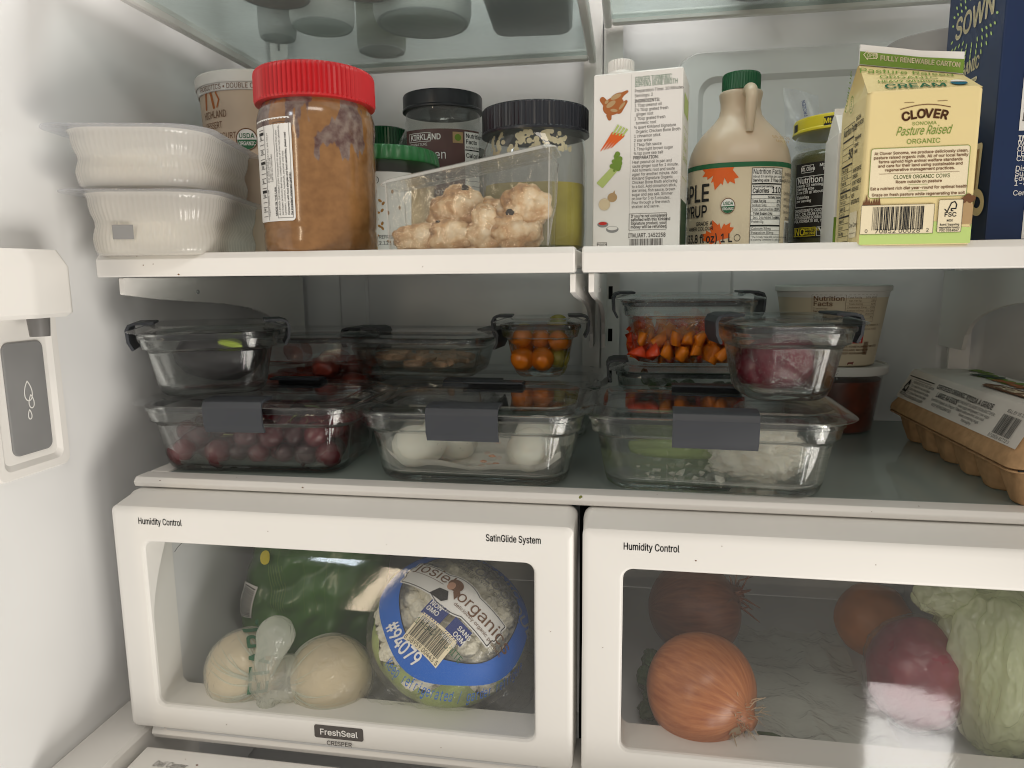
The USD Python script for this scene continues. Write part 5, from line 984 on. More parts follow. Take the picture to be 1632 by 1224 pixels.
part('sheet', (np.column_stack([gx.ravel(), gy.ravel(), zz]), np.array([(i*40+j, i*40+j+1, (i+1)*40+j+1, (i+1)*40+j) for i in range(25) for j in range(39)])), 'tissue', o, True)
for k, (x, y) in enumerate(((0.008, -0.030), (0.020, -0.036), (0.012, -0.012))):
    part('yolk_crumb', blob((x, y, 0.0185), (0.003, 0.002, 0.0012), 0.3, 2, k, 2), 'pepper_orange', o)
# cheese
def slab(name, label, A, R, x, y, z, s, mat_, cat_, seed, amp=0.22, rz=0, group=None, sub=4):
    o = thing(name, label, cat_, inside(A, R, x, y, z), R+rz, group=group)
    m = blob((0, 0, 0), 1, amp, 1.7, seed, sub, 4); v = np.array(m.vertices); v = np.sign(v)*np.abs(v)**0.75; v = v*(1+(0.5*(meshkit.fbm(v*3.4+seed, 4, seed)-0.5)-0.22*np.abs(2*meshkit.fbm(v*5.5+seed, 3, seed+1)-1) if 'cheese' in name else 0*v[:, 0]))[:, None]; m.vertices = v*np.array(s)
    if name == 'cheese_crumb':
        g = np.random.default_rng(seed); vv, ff, _ = meshkit.arrays(manifold3d.Manifold.hull_points(np.array([q/np.linalg.norm(q)*g.uniform(0.6, 1.2) for q in g.normal(0, 1, (11, 3))]))); m = trimesh.Trimesh(vv*np.array(s), ff, process=False)
    part(name+'_body', m, mat_, o, 25 if name == 'cheese_crumb' else True); return o
slab('cheese_block', 'large crumbly block of white cheese at the right of the front right container', A8, R8, 0.040, -0.008, 0.0265, (0.037, 0.027, 0.0215), 'cheese', 'cheese', 5, 0.40, -20, None, 5)
for k, (x, y, s) in enumerate(((-0.050, -0.030, 0.0022), (-0.042, -0.020, 0.003), (-0.030, -0.030, 0.0036), (-0.022, -0.024, 0.0058), (-0.006, -0.022, 0.003), (-0.012, -0.036, 0.003), (0.006, -0.038, 0.0052), (-0.034, -0.008, 0.003), (-0.016, -0.002, 0.0035), (-0.058, -0.012, 0.002), (-0.046, -0.038, 0.0024), (0.000, -0.008, 0.004), (-0.027, -0.038, 0.002))):
    slab('cheese_crumb', 'small white cheese crumb on the floor of the front right container', A8, R8, x, y, 0.0072+s*0.6, (s*1.3, s, s*0.8), 'cheese', 'cheese crumb', 70+k, 0.75, 40*k, 'cheese crumbs in the front right container', 2)
for k, (x, y, sx_) in enumerate(((-0.030, 0.030, 0.040), (0.006, 0.036, 0.03))):
    slab('cucumber_piece', ('long' if k == 0 else 'short')+' pale green cucumber piece at the back of the cheese container', A8, R8, x, y, 0.0185, (sx_, 0.012, 0.011), 'cucumber', 'cucumber', 90+k, 0.08)
# avocado
o = thing('avocado', 'dark skinned avocado with a sliver of green flesh in the stacked square container', 'avocado', inside(A1, 30, 0.006, -0.002, 0.0325), 10)
part('skin', blob((0, 0, 0), (0.041, 0.034, 0.0250), 0.06, 1.6, 3, 4), 'avocado_skin', o, True)
part('cut_flesh', turn(blob((0.020, -0.0270, 0.013), (0.0105, 0.0025, 0.0026), 0.06, 2, 4, 3), 0, 12, 10), 'avocado_flesh', o, True)
# beet
for k, (x, y, s, rz) in enumerate(((-0.008, -0.010, (0.029, 0.020, 0.0205), 10), (0.010, 0.012, (0.026, 0.020, 0.022), 60))):
    slab('beet_piece', ('front' if k == 0 else 'back')+' dark red beet piece in the small stacked container', A9, 8, x, y, 0.0085+s[2], s, 'beet', 'beet', 30+k, 0.12, rz)
# red fruit
P = pack(26, 0.042, 0.032, 0.026, 0.0165, 0.062, 6)
for k, p in enumerate(P): slab('fruit_piece', 'dark red fruit piece in the container behind the cherries', A2, 4, p[0], p[1], p[2], (0.018, 0.014, 0.012), 'red_fruit', 'fruit', 110+k, 0.2, 50*k, 'red fruit pieces in the back left container', 3)
# shredded chicken
for k in range(26):
    x, y, z = r2.uniform(-0.052, 0.052), r2.uniform(-0.032, 0.030), 0.0105+r2.uniform(0, 0.011)
    slab('chicken_shred', 'pale shred of cooked chicken in the container behind the eggs', A4, -4, x, y, z, (r2.uniform(0.008, 0.016), r2.uniform(0.003, 0.0055), r2.uniform(0.003, 0.005)), 'chicken_white', 'chicken', 140+k, 0.4, r2.uniform(0, 180), 'shreds of chicken in the back container', 3)
# tomatoes
for k, p in enumerate(pack(14, 0.0190, 0.0190, 0.0200, 0.0124, 0.032, 11)):
    gr_ = k in (2, 6, 9); o = thing('cherry_tomato', ('olive green' if gr_ else 'orange')+' cherry tomato in the small deep container', 'tomato', inside(A5, 6, *p), group=('green' if gr_ else 'orange')+' cherry tomatoes in the small deep container')
    part('fruit', blob((0, 0, 0), 0.0108+0.0019*((k*7) % 5)/4, 0.04, 1.5, k, 3), 'tomato_green' if gr_ else 'tomato_orange', o, True)
# peppers
def chunk(k, r):
    c = manifold3d.Manifold.hull_points(np.array([q/np.linalg.norm(q)*[1.05, 0.85, 0.6]*r*r2.uniform(0.75, 1.15) for q in r2.normal(0, 1, (13, 3))]))
    v, f, _ = meshkit.arrays(c); return trimesh.Trimesh(v, f, process=False)
for k, p in enumerate(pack(120, 0.050, 0.035, 0.0130, 0.0076, 0.040, 15)):
    red = k % 5 in (1, 3); o = thing('pepper_piece', ('red' if red else 'orange')+' diced pepper piece in the container at the back', 'pepper', inside(A10, 3, *p), group=('red' if red else 'orange')+' diced pepper pieces')
    part('flesh', turn(chunk(k, 0.0125), *r2.uniform(0, 360, 3), c=(0, 0, 0)), 'pepper_red' if red else 'pepper_orange', o, True)
# greens
for k in range(22):
    x, y, z = r2.uniform(-0.048, 0.048), r2.uniform(-0.038, 0.038), r2.uniform(0.016, 0.056); o = thing('leaf_piece', 'dark green leaf in the container under the diced peppers', 'leaf', inside(A11, 2, x, y, z), group='leaves in the greens container')
    n = 9; gx, gy = np.meshgrid(np.linspace(-1, 1, n), np.linspace(-1, 1, n)); rad = np.sqrt(1-0.5*gy**2); v = np.column_stack([(gx*rad*0.016).ravel(), (gy*np.sqrt(1-0.5*gx**2)*0.019).ravel(), (0.006*np.sin(gx*3+k)*np.cos(gy*2.3+k)).ravel()])
    m = trimesh.Trimesh(v, np.array([q for i in range(n-1) for j in range(n-1) for q in ((i*n+j, i*n+j+1, (i+1)*n+j+1), (i*n+j, (i+1)*n+j+1, (i+1)*n+j))]), process=False)
    part('blade', turn(m, *r2.uniform(-60, 60, 2), r2.uniform(0, 360), c=(0, 0, 0)), 'leaf_dark', o, True)
for k in range(12):
    x, y = r2.uniform(-0.09, 0.09), r2.uniform(-0.04, 0.04); slab('herb_bunch', 'dark green wilted herb bunch in the wide flat container', A6, 0, x, y, 0.022, (0.020, 0.012, 0.011), 'leaf_dark', 'herbs', 200+k, 0.35, 40*k, 'herbs in the wide flat container', 3)

def droplets(t, w, d, r, H, n, seed, zlo, zhi, inset):
    g = np.random.default_rng(seed); q = rr(w-2*inset, d-2*inset, r, 9); out = []
    L_ = np.r_[0, np.cumsum(np.linalg.norm(np.diff(np.vstack([q, q[:1]]), axis=0), axis=1))]; q2 = np.vstack([q, q[:1]])
    for k in range(n):
        u = g.uniform(0, L_[-1]); z = g.uniform(zlo, zhi); x, y = np.interp(u, L_, q2[:, 0]), np.interp(u, L_, q2[:, 1]); k_ = 1-0.06*(1-z/H)
        b = trimesh.creation.icosphere(1, g.uniform(0.00025, 0.00055)); b.apply_translation((x*k_, y*k_, z)); out.append(b)
    p = part('condensation', cat(out), 'bake_glass', t, True); p.SetCustomDataByKey('kind', 'stuff')
for nm, w_, d_, r_, h_, n_d, zl_, zh_, ins_ in (('glass_container_004', 0.100, 0.100, 0.020, 0.0615, 260, 0.018, 0.048, 0.0105), ('glass_container_001', 0.189, 0.134, 0.022, 0.062, 60, 0.030, 0.045, 0.0110)):
    droplets(stage.GetPrimAtPath('/World/'+nm), w_, d_, r_, h_, n_d, 5, zl_, zh_, ins_)

# ---- deli tubs
t = thing('sauce_tub', 'clear deli tub of dark red sauce with white lid', 'tub', (0.2600, 0.3000, Z0))
Rs = lambda z: 0.0440+0.0085*np.asarray(z)/0.068
part('tub', lathe([(0.042, 0), (Rs(0.001), 0.0015), (Rs(0.066), 0.066)], 72), 'clam_plastic', t)
part('sauce', lathe([(0.041, 0.001), (Rs(0.002)-0.0007, 0.0025), (Rs(0.057)-0.0007, 0.057), (0.03, 0.0575)], 64), 'sauce_red', t)
part('lid', lathe([(0.0535, 0.0640), (0.0560, 0.0645), (0.0566, 0.0665), (0.0566, 0.0725), (0.0555, 0.0740), (0.0525, 0.0740), (0.0515, 0.0725)], 72), 'tub_white_matte', t)
t = thing('cottage_cheese_tub', 'cream coloured dairy tub with nutrition panel, stacked on the red sauce tub', 'tub', (0.2560, 0.3000, Z0+0.0732))
Rc = lambda z: 0.0455+0.0115*np.asarray(z)/0.083
part('tub', lathe([(0.043, 0), (Rc(0.001), 0.0015), (Rc(0.081), 0.081)], 80), 'label_cream', t)
part('lid', lathe([(0.0575, 0.0790), (0.0590, 0.0795), (0.0590, 0.0842), (0.0580, 0.0852), (0.0550, 0.0852), (0.0540, 0.0842)], 80), 'tub_white_matte', t)
part('rim_band', lathe([(Rc(0.073)+0.0004, 0.073), (Rc(0.079)+0.0004, 0.079)], 80, False, False), 'tub_white_matte', t)
W = lambda m, eps=0.0004: wrap(m, Rc, -3, 0.0100, eps, 0.006)
part('facts_table', W(cat(frame2(-0.0260, 0.038, 0.0300, 0.066, 0.0002), text('Nutrition', 0.0046, True, -0.0250, 0.0600), text('Facts', 0.0046, True, -0.0250, 0.0545), text('2 servings', 0.0018, False, -0.025, 0.0510), text('Serving size', 0.0018, True, -0.025, 0.0482), text('2/3 Cup (170g)', 0.0018, True, -0.025, 0.0454), text('Calories', 0.0022, True, -0.025, 0.0420), text('per serving', 0.0018, True, -0.025, 0.0392), text('160', 0.0044, True, -0.0060, 0.0395), rect(0.0015, 0.038, 0.0018, 0.066),
     [text(a_, 0.0017, False, 0.003, 0.0625-0.0034*k, sx=0.9) for k, a_ in enumerate(['Total Fat 8g', '  Sat. Fat 5g', '  Trans Fat 0g', 'Cholesterol 35mg', 'Sodium 480mg', 'Total Carb. 6g', 'Sugars 5g'])], [text(a_, 0.0017, False, 0.0295, 0.0625-0.0034*k, 'r') for k, a_ in enumerate(['10% Vit D', '25%', '12%', '21%', '2% Calc', 'Iron 0%', '8%'])], [rect(0.002, 0.0618-0.0034*k, 0.03, 0.0619-0.0034*k) for k in range(7)],
     lines(['INGREDIENTS: CULTURED SKIM MILK, CREAM, SALT', 'CONTAINS: MILK. LIVE AND ACTIVE CULTURES'], 0.0018, 0.004, -0.0200, 0.0335), text('EST. TO BE HUMANE CERTIFIED', 0.0020, True, 0.0020, 0.0110), text('HOLLAND, MICHIGAN', 0.0020, True, 0.0020, 0.0075), text('KEEP REFRIGERATED', 0.0020, True, 0.0020, 0.0040), barcode(0.0245, 0.003, 0.006, 0.014, 3))), 'ink_brown', t)
lb = part('red_badge', W(flat(sbox(-0.0060, 0.0155, 0.0225, 0.0265).buffer(-0.001).buffer(0.001)), 0.0004), 'ink_red', t)
part('lettering', W(cat(text('CERTIFIED', 0.0026, True, -0.0050, 0.0228), text('HUMANE', 0.0026, True, -0.0050, 0.0190), flat(unary_union([Point(0.0165, 0.0225).buffer(0.0022), Point(0.0145, 0.0212).buffer(0.0014), Point(0.0188, 0.0212).buffer(0.0014)])), text('raised', 0.0020, True, 0.0165, 0.0168, 'c')), 0.0007), 'ink_white', lb)
cow = Polygon([(-0.003, 0), (-0.003, 0.0022), (-0.0022, 0.0030), (0.0022, 0.0030), (0.0032, 0.0038), (0.0038, 0.0028), (0.0030, 0.0020), (0.0026, 0), (0.0019, 0), (0.0018, 0.0013), (-0.0018, 0.0013), (-0.0021, 0)])
part('cow_picture', W(cat([flat(affinity.translate(cow, x, -0.0075)) for x in (-0.004, 0.0125)]), 0.0004), 'ink_maroon', t)

# ---- egg carton, long side running back along the right wall
EX0, EY0 = 0.3080, 0.0180
t = thing('egg_carton', 'brown pulp egg carton with a printed white paper sleeve, along the right wall', 'egg carton', (EX0, EY0, Z0), 0)
n_ = 6; pitch = 0.0400; LN = n_*pitch; WD = 0.106; SE = 0.0300
def cup(cx, cy, top, bot, z0, z1, r0=0.008, r1=0.010):
    return loft([at_z(rr(bot*0.9, bot*0.9, r1)+[cx, cy], z0), at_z(rr(bot, bot, r1)+[cx, cy], z0+0.0015), at_z(rr((bot+top)/2+0.001, (bot+top)/2+0.001, r1)+[cx, cy], (z0+z1)/2), at_z(rr(top, top, r0)+[cx, cy], z1)], True, True)
for i in range(n_):
    for j in range(2):
        m = cup(0.0275+0.0505*j, pitch*(i+0.5), 0.0395 if i else 0.0395, 0.0255, 0.0, SE-0.002)
        v = np.array(m.vertices); v += 0.0007*(meshkit.noise(v*260, i+9*j)[:, None]-0.5); m.vertices = v; part('egg_cup', m, 'kraft', t, 40)
R_ = lambda ins, z, dy=0.: at_z(rr(WD-2*ins, LN+0.008-2*ins, 0.010)+[WD/2-0.0005, LN/2], z)
part('tray_rim', loft([R_(0.004, SE-0.0025), R_(0.0005, SE-0.0020), R_(0, SE-0.0008), R_(0.003, SE-0.0002)]), 'kraft', t, 30)
part('lid', loft([R_(0.0010, SE+0.0004), R_(0.0000, SE+0.0012), R_(0.0008, SE+0.006), R_(0.0040, SE+0.0110), R_(0.0180, SE+0.0385), R_(0.0205, SE+0.0410), R_(0.026, SE+0.0418)]), 'kraft', t, 28)
part('clasp_gap', bx(0.004, 0.060, -0.0040, -0.0037, SE-0.0006, SE+0.0006, 0.0001), 'dark_slot', t)
# sleeve: down the left slope and over the top
A0 = np.array([0.0052, 0, SE+0.0138]); A1_ = np.array([0.0182, 0, SE+0.0392]); SL = np.linalg.norm(A1_-A0); ud = (A1_-A0)/SL
y0, y1 = 0.004, LN-0.004
path = [A0, A1_, np.array([0.0206, 0, SE+0.0421]), np.array([0.0262, 0, SE+0.0430]), np.array([0.078, 0, SE+0.0430]), np.array([0.0865, 0, SE+0.0395])]
off = np.array([-ud[2], 0, ud[0]])*0.0006
v = [(p+(off if k < 3 else np.array([0, 0, 0.0002])))+np.array([0, y, 0]) for k, p in enumerate(path) for y in (y0, y1)]
sl = part('paper_sleeve', (np.array(v), np.array([(2*k, 2*k+2, 2*k+3, 2*k+1) for k in range(len(path)-1)])[:, ::-1]), 'kraft_paper', t, 25)
# print reads with its right end towards the viewer: x runs from the back to the front
S = lambda m, eps=0.0010: place(m, A0+np.array([0, y1, 0]), (0, -1, 0), ud, eps+0.0006)
rec = unary_union([LineString([(0.0085, 0.012), (0.0125, 0.020), (0.0150, 0.016)]).buffer(0.0012), LineString([(0.0165, 0.013), (0.0165, 0.0085), (0.0120, 0.0085)]).buffer(0.0012), LineString([(0.0105, 0.0100), (0.0085, 0.0085)]).buffer(0.0012)])
part('lettering', S(cat(frame2(0.020, 0.003, 0.060, 0.0225, 0.0003), lines(['PLEASE RECYCLE THIS CARTON', 'It is made from recycled paper.', 'Carton may be reused for crafts', 'or compost. Please check with', 'your local recycling program.'], 0.0024, 0.0037, 0.0215, 0.0185, sx=0.92), flat(rec), text('RECYCLE', 0.0026, True, 0.0060, 0.0040, sx=0.9), rect(0.006, 0.0242, 0.064, 0.0252),
     text('CERTIFIED ORGANIC BY', 0.0042, True, 0.072, 0.0215, 'l', 0.95), text('LARGE AA EGGS', 0.0046, True, 0.080, 0.0140, 'l', 0.85), text('Certified Organic by Oregon Tilth', 0.0026, False, 0.076, 0.0095), text('KEEP REFRIGERATED', 0.0028, False, 0.082, 0.0050), text('USDA A GRADE', 0.0048, True, 0.135, 0.0205, 'l', 0.85), lines(['TO PREVENT ILLNESS FROM BACTERIA:', 'keep eggs refrigerated, cook eggs', 'until yolks are firm, and cook', 'foods containing eggs', 'thoroughly.'], 0.0024, 0.0034, 0.153, 0.0165, 'c'),
     barcode(0.1945, 0.0048, 0.0250, 0.0165, 13), text('8 50006 81722 5', 0.0026, False, 0.207, 0.0012, 'c'), text('SELL BY 05 27', 0.0026, False, 0.196, 0.0232))), 'ink_black', sl)
T_ = lambda m, eps=0.0006: place(m, (0.0262, y1, SE+0.0430), (0, -1, 0), (1, 0, 0), eps+0.0003)
r2 = np.random.default_rng(77)
blot = lambda pts, r: unary_union([Point(x+r2.normal(0, r*0.4), y+r2.normal(0, r*0.4)).buffer(r*r2.uniform(0.5, 1.0), 6) for x, y in pts for _ in range(4)]).intersection(sbox(0, 0.0005, LN-0.008, 0.051))
part('picture', T_(flat(blot([(x, 0.040+0.006*math.sin(x*60)) for x in np.linspace(0.02, 0.21, 14)], 0.008))), 'ink_leaf', sl)
part('picture', T_(flat(blot([(0.09+0.010*k, 0.034-0.0006*k) for k in range(10)], 0.005)), 0.0009), 'ink_rust', sl)
part('picture', T_(flat(blot([(0.055, 0.030), (0.06, 0.036), (0.072, 0.038), (0.19, 0.012), (0.205, 0.010)], 0.006)), 0.0012), 'ink_darkgreen', sl)
bd = Polygon([(0.110, 0.012), (0.122, 0.020), (0.226, 0.022), (0.226, 0.006), (0.120, 0.004)]); part('picture', T_(flat(bd), 0.0012), 'ink_brown', sl)
part('lettering', T_(cat(text('FARM', 0.0085, True, 0.1290, 0.0085, 'l', 1.1), text('EGGS', 0.0085, True, 0.1720, 0.0085, 'l', 1.1)), 0.0015), 'ink_cream', sl)

#==CRISP==
# ------------------------------------------------------------------ in the left crisper
FZ = -0.4125
def crumple(m, amp, freq, seed, ridged=True):
    v = np.array(m.vertices); n = np.array(m.vertex_normals); q = meshkit.fbm(v*freq+seed*3.7+50, 4, seed)
    if ridged: q = 1-np.abs(2*q-1)*2.2
    m.vertices = v+n*((q-0.4)*amp)[:, None]; return m
# two round vegetables tied in one thin bag
BA, BB = (-0.3065, 0.0270, -0.3745), (-0.2255, 0.0300, -0.3765)
for c, s, lab in ((BA, (0.0345, 0.034, 0.0350), 'left round cream vegetable inside the knotted thin bag'), (BB, (0.0365, 0.034, 0.0350), 'right round cream vegetable inside the knotted thin bag')):
    o = thing('round_vegetable', lab, 'vegetable', c); part('flesh', blob((0, 0, 0), s, 0.05, 1.3, int(c[0]*-1000), 4), 'pale_bulb', o, True)
t = thing('produce_bag', 'thin knotted produce bag with green lettering round two cream vegetables', 'produce bag')
mb = manifold3d.Manifold
ell = lambda c, s: mb.sphere(1.0, 48).scale(s).translate(c)
hull = lambda *a: mb.batch_hull([ell(c, (r, r, r)) for c, r in a])
kn = (-0.2690, -0.002, -0.3720)
u = ell(BA, (0.0370, 0.0362, 0.0372))+ell(BB, (0.0390, 0.0362, 0.0372))+hull((kn, 0.009), ((-0.277, 0.012, -0.370), 0.02))+hull((kn, 0.009), ((-0.258, 0.012, -0.370), 0.02))+hull((kn, 0.0085), ((-0.2715, 0.000, -0.352), 0.009), )+hull(((-0.2715, 0.000, -0.352), 0.009), ((-0.2660, 0.010, -0.328), 0.016))+hull((kn, 0.0085), ((-0.2725, -0.001, -0.398), 0.010))
v, f, _ = meshkit.arrays(u.refine_to_length(0.0042)); m = trimesh.Trimesh(v, f, process=True); trimesh.smoothing.filter_taubin(m, iterations=14)
v = np.array(m.vertices); d = v-np.array(kn); L_ = np.linalg.norm(d, axis=1); ph = np.arctan2(d[:, 2], d[:, 0]); n = np.array(m.vertex_normals)
m.vertices = v+n*(0.0015*np.abs(np.sin(ph*15+5*meshkit.noise(v*60, 3)))**0.6*np.exp(-L_/0.040)+0.0022*(meshkit.fbm(v*75, 3, 2)-0.5))[:, None]
part('bag_film', m, 'produce_bag', t, True)
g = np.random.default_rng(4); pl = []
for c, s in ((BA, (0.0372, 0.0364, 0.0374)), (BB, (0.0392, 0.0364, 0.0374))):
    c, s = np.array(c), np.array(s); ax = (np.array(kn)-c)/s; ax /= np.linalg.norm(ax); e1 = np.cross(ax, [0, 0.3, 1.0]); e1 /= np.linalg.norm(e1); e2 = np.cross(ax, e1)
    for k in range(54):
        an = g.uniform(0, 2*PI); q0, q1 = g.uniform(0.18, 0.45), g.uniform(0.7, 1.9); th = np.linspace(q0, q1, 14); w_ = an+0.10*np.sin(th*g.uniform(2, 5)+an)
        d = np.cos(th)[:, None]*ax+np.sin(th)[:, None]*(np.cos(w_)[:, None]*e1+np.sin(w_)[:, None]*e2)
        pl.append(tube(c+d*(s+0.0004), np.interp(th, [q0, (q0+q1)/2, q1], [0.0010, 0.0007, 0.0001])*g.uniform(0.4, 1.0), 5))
p = part('pleat', cat(pl), 'produce_bag', t, True); p.SetCustomDataByKey('kind', 'stuff')  # pale tubes along the pleats, standing in for glints on the film
part('lettering', onball(text('ETABL', 0.0165, True, 0.004, -0.020, 'l', 0.85, rot=78), BA, (0.0382, 0.0374, 0.0384), (0.72, -0.66, 0.36), (0, 0, 1), 0, 0.0008, 0.003), 'ink_green', t)
# green bag of leaves
t = thing('salad_bag', 'dark green printed plastic salad bag leaning behind the knotted bag', 'bag', (-0.2830, 0.1180, -0.3370), 4)
nx, nz = 40, 40; F_, B_ = [], []
for z in np.linspace(-1, 1, nz):
    for x in np.linspace(-1, 1, nx):
        th = 0.034*(max(1-x**4, 0)**0.6)*(max(1-abs(z)**5, 0)**0.7); px, pz = x*0.074*(1-0.05*z*z), z*0.0745
        q = 0.013*(0.5-abs(2*meshkit.fbm(np.array([px*30+8, 3.1, pz*22]), 3, 5)-1)*1.6)+0.004*(meshkit.fbm(np.array([px*90+8, 1.1, pz*80]), 2, 6)-0.5); px += 0.16*(pz+0.02); F_.append((px, -th+q+0.10*pz, pz)); B_.append((px, th+q+0.10*pz, pz))
idx = [(i*nx+j, i*nx+j+1, (i+1)*nx+j+1, (i+1)*nx+j) for i in range(nz-1) for j in range(nx-1)]
part('bag_film', (np.array(F_+B_), np.array(idx+[tuple(q+nx*nz for q in r[::-1]) for r in idx])), 'spinach_bag', t, True)
Fg = np.array(F_).reshape(nz, nx, 3)
def onbag(m, eps=0.0012):
    from scipy.interpolate import RegularGridInterpolator as RG
    m = fine(m, 0.004); p = np.array(m.vertices); r = RG((np.linspace(-0.0745, 0.0745, nz), np.linspace(-0.074, 0.074, nx)), Fg[..., 1], bounds_error=False, fill_value=None)
    m.vertices = np.column_stack([p[:, 0], r(np.column_stack([p[:, 1], p[:, 0]]))-eps, p[:, 1]]); return m
part('print', onbag(cat([rect(-0.030+0.0115*k, -0.010, -0.0298+0.0115*k, 0.060) for k in range(9)], [rect(-0.030+0.0028*k, -0.008, -0.0296+0.0028*k, 0.040) for k in range(6)])), 'ink_leaf', t)
lb = part('code_panel', onbag(flat(affinity.rotate(sbox(-0.066, -0.020, -0.050, 0.016), -16))), 'paper', t); part('barcode', onbag(cat([flat(affinity.rotate(sbox(-0.0645, -0.018+0.0019*k, -0.0515, -0.018+0.0019*k+(0.0011 if k % 3 else 0.0006)), -16, origin=(-0.058, -0.002))) for k in range(17)]), 0.0016), 'ink_black', lb)
part('print', onbag(flat(Point(-0.035, 0.045).buffer(0.006))), 'ink_yellow', t)
# cauliflower in printed film
CC, CR = (-0.1220, 0.0560, -0.3400), (0.0735, 0.0625, 0.0690)
t = thing('cauliflower', 'wrapped head of cauliflower with a blue ring printed on its clear film', 'cauliflower', CC)
nv = np.array((0.316, -0.577, 0.768)); nv /= np.linalg.norm(nv)
r2 = np.random.default_rng(17)
fl = [blob((0, 0, 0), (0.058, 0.048, 0.054), 0.04, 2, 2, 4)]; gold = PI*(3-5**0.5)
for k in range(170):
    z = 1-2*(k+0.5)/170; q = np.array([math.sqrt(1-z*z)*math.cos(gold*k), math.sqrt(1-z*z)*math.sin(gold*k), z])
    if q@nv < 0.0: continue
    m = blob((0, 0, 0), 1, 0.30, 2.4, k, 4, 5); fl.append(trimesh.Trimesh(np.array(m.vertices)*r2.uniform(0.0085, 0.0125)+q*np.array([0.0585, 0.0485, 0.0545]), m.faces, process=False))
p = part('curd', cat(fl), 'cauli_white', t, True); p.SetCustomDataByKey('kind', 'stuff')
for k in range(9):
    an = k*2*PI/9+0.2; n = 14; gx, gy = np.meshgrid(np.linspace(-1, 1, n), np.linspace(0, 1, n)); U = np.cross(nv, [0.1, 0.2, 1.0]); U /= np.linalg.norm(U); V = np.cross(nv, U); out = U*math.cos(an)+V*math.sin(an); sd = np.cross(nv, out)
    th = np.radians(172-(96+10*(k % 3))*gy); wd = 0.62*np.sin(PI*np.clip(gy*0.8+0.18, 0, 1))
    d = np.cos(th)[..., None]*nv+np.sin(th)[..., None]*(out*np.cos(gx*wd)[..., None]+sd*np.sin(gx*wd)[..., None])
    rad = np.array(CR)*0.965-0.0015*(k % 2); P_ = d*rad+nv*0*gx[..., None]; P_ = P_*(1-0.03*np.abs(gx)[..., None]**2-0.02*meshkit.noise(P_*90, k)[..., None])
    part('leaf', (P_.reshape(-1, 3), np.array([(i*n+j, i*n+j+1, (i+1)*n+j+1, (i+1)*n+j) for i in range(n-1) for j in range(n-1)])), 'cauli_leaf', t, True)
m = blob((0, 0, 0), CR, 0.0, 1, 1, 5); m = crumple(m, 0.0030, 42, 3); part('film', m, 'clear_wrap', t, True)
m = blob((-0.040, -0.006, -0.036), (0.046, 0.036, 0.026), 0.18, 1.6, 8, 5); part('film_tail', crumple(m, 0.008, 38, 6), 'clear_wrap', t, True)
m = blob((0.050, 0.000, -0.040), (0.030, 0.034, 0.024), 0.18, 1.6, 9, 5); part('film_tail', crumple(m, 0.008, 38, 7), 'clear_wrap', t, True)
ON = lambda m, e=0.0022, rot=0.: onball(m, (0, 0, 0), CR, nv, (0, 0, 1), rot, e, 0.004)
wob = lambda R, s: Polygon([(R*(1+0.02*math.sin(5*a+s))*math.cos(a), R*(1+0.02*math.sin(5*a+s))*math.sin(a)) for a in np.linspace(0, 2*PI, 70)])
part('ring_print', ON(flat(wob(0.0605, 1).difference(wob(0.0475, 2)))), 'ink_blue', t)
part('ring_print', ON(flat(wob(0.0477, 2).difference(wob(0.0470, 2))), 0.0026), 'ink_black', t)
sq_ = sbox(-0.044, -0.0125, 0.044, 0.0125); brand = unary_union([sq_, affinity.scale(Point(0, 0).buffer(0.019), 1.25, 0.85), sbox(-0.0455, -0.006, 0.0455, 0.006)]).buffer(-0.002).buffer(0.002)
RB = -54
def rb(m, dx, dy):
    """turn print to run down to the right, then shift it"""
    a = math.radians(RB); p = np.array(m.vertices); m = m.copy(); m.vertices = np.column_stack([p[:, 0]*math.cos(a)-p[:, 1]*math.sin(a)+dx, p[:, 0]*math.sin(a)+p[:, 1]*math.cos(a)+dy, p[:, 2]]); return m
bd = part('brand_panel', ON(rb(flat(brand), -0.005, 0.003), 0.0028), 'ink_white', t)
part('brand_outline', ON(rb(flat(brand.buffer(-0.0010).difference(brand.buffer(-0.0016))), -0.005, 0.003), 0.0031), 'ink_black', bd)
part('lettering', ON(rb(cat(text("josie's", 0.0098, False, -0.0415, 0.0025), text('organics', 0.0098, False, 0.0015, -0.0030), text('deliciously organic produce', 0.0028, False, 0.004, -0.0080), rect(-0.040, 0.0005, -0.013, 0.0009)), -0.005, 0.003), 0.0032), 'ink_brown', bd)
lady = lambda *g: ON(rb(cat([flat(q) for q in g]), -0.005, 0.003), 0.0035)
part('portrait', lady(Polygon([(-0.0165, -0.0115), (-0.0130, -0.0035), (-0.0060, -0.0020), (-0.0015, -0.0080), (-0.0045, -0.0120)])), 'ink_black', bd)
part('portrait', lady(affinity.scale(Point(-0.0050, 0.0060).buffer(0.0062), 1.0, 0.9), Polygon([(-0.002, 0.006), (0.0025, 0.002), (0.0020, -0.005), (-0.003, 0.000)])), 'ink_brown', bd)
part('portrait', ON(rb(flat(affinity.scale(Point(-0.0072, 0.0032).buffer(0.0038), 0.8, 1.0)), -0.005, 0.003), 0.0038), 'ink_skin', bd)
lb = part('code_panel', ON(rb(rect(-0.017, -0.0095, 0.0175, 0.0115), -0.0305, -0.0250), 0.0028), 'ink_cream', t)
part('barcode', ON(rb(cat(barcode(-0.0150, -0.0055, 0.030, 0.0150, 19), text('8 58959 00443 5', 0.0028, False, 0.0, -0.0088, 'c')), -0.0305, -0.0250), 0.0031), 'ink_black', lb)
gm = part('badge', ON(rb(cat(rect(-0.0185, -0.0065, -0.0010, 0.0065), rect(0.0045, -0.0065, 0.0215, 0.0065)), -0.0170, -0.0150), 0.0028), 'ink_navy', t)
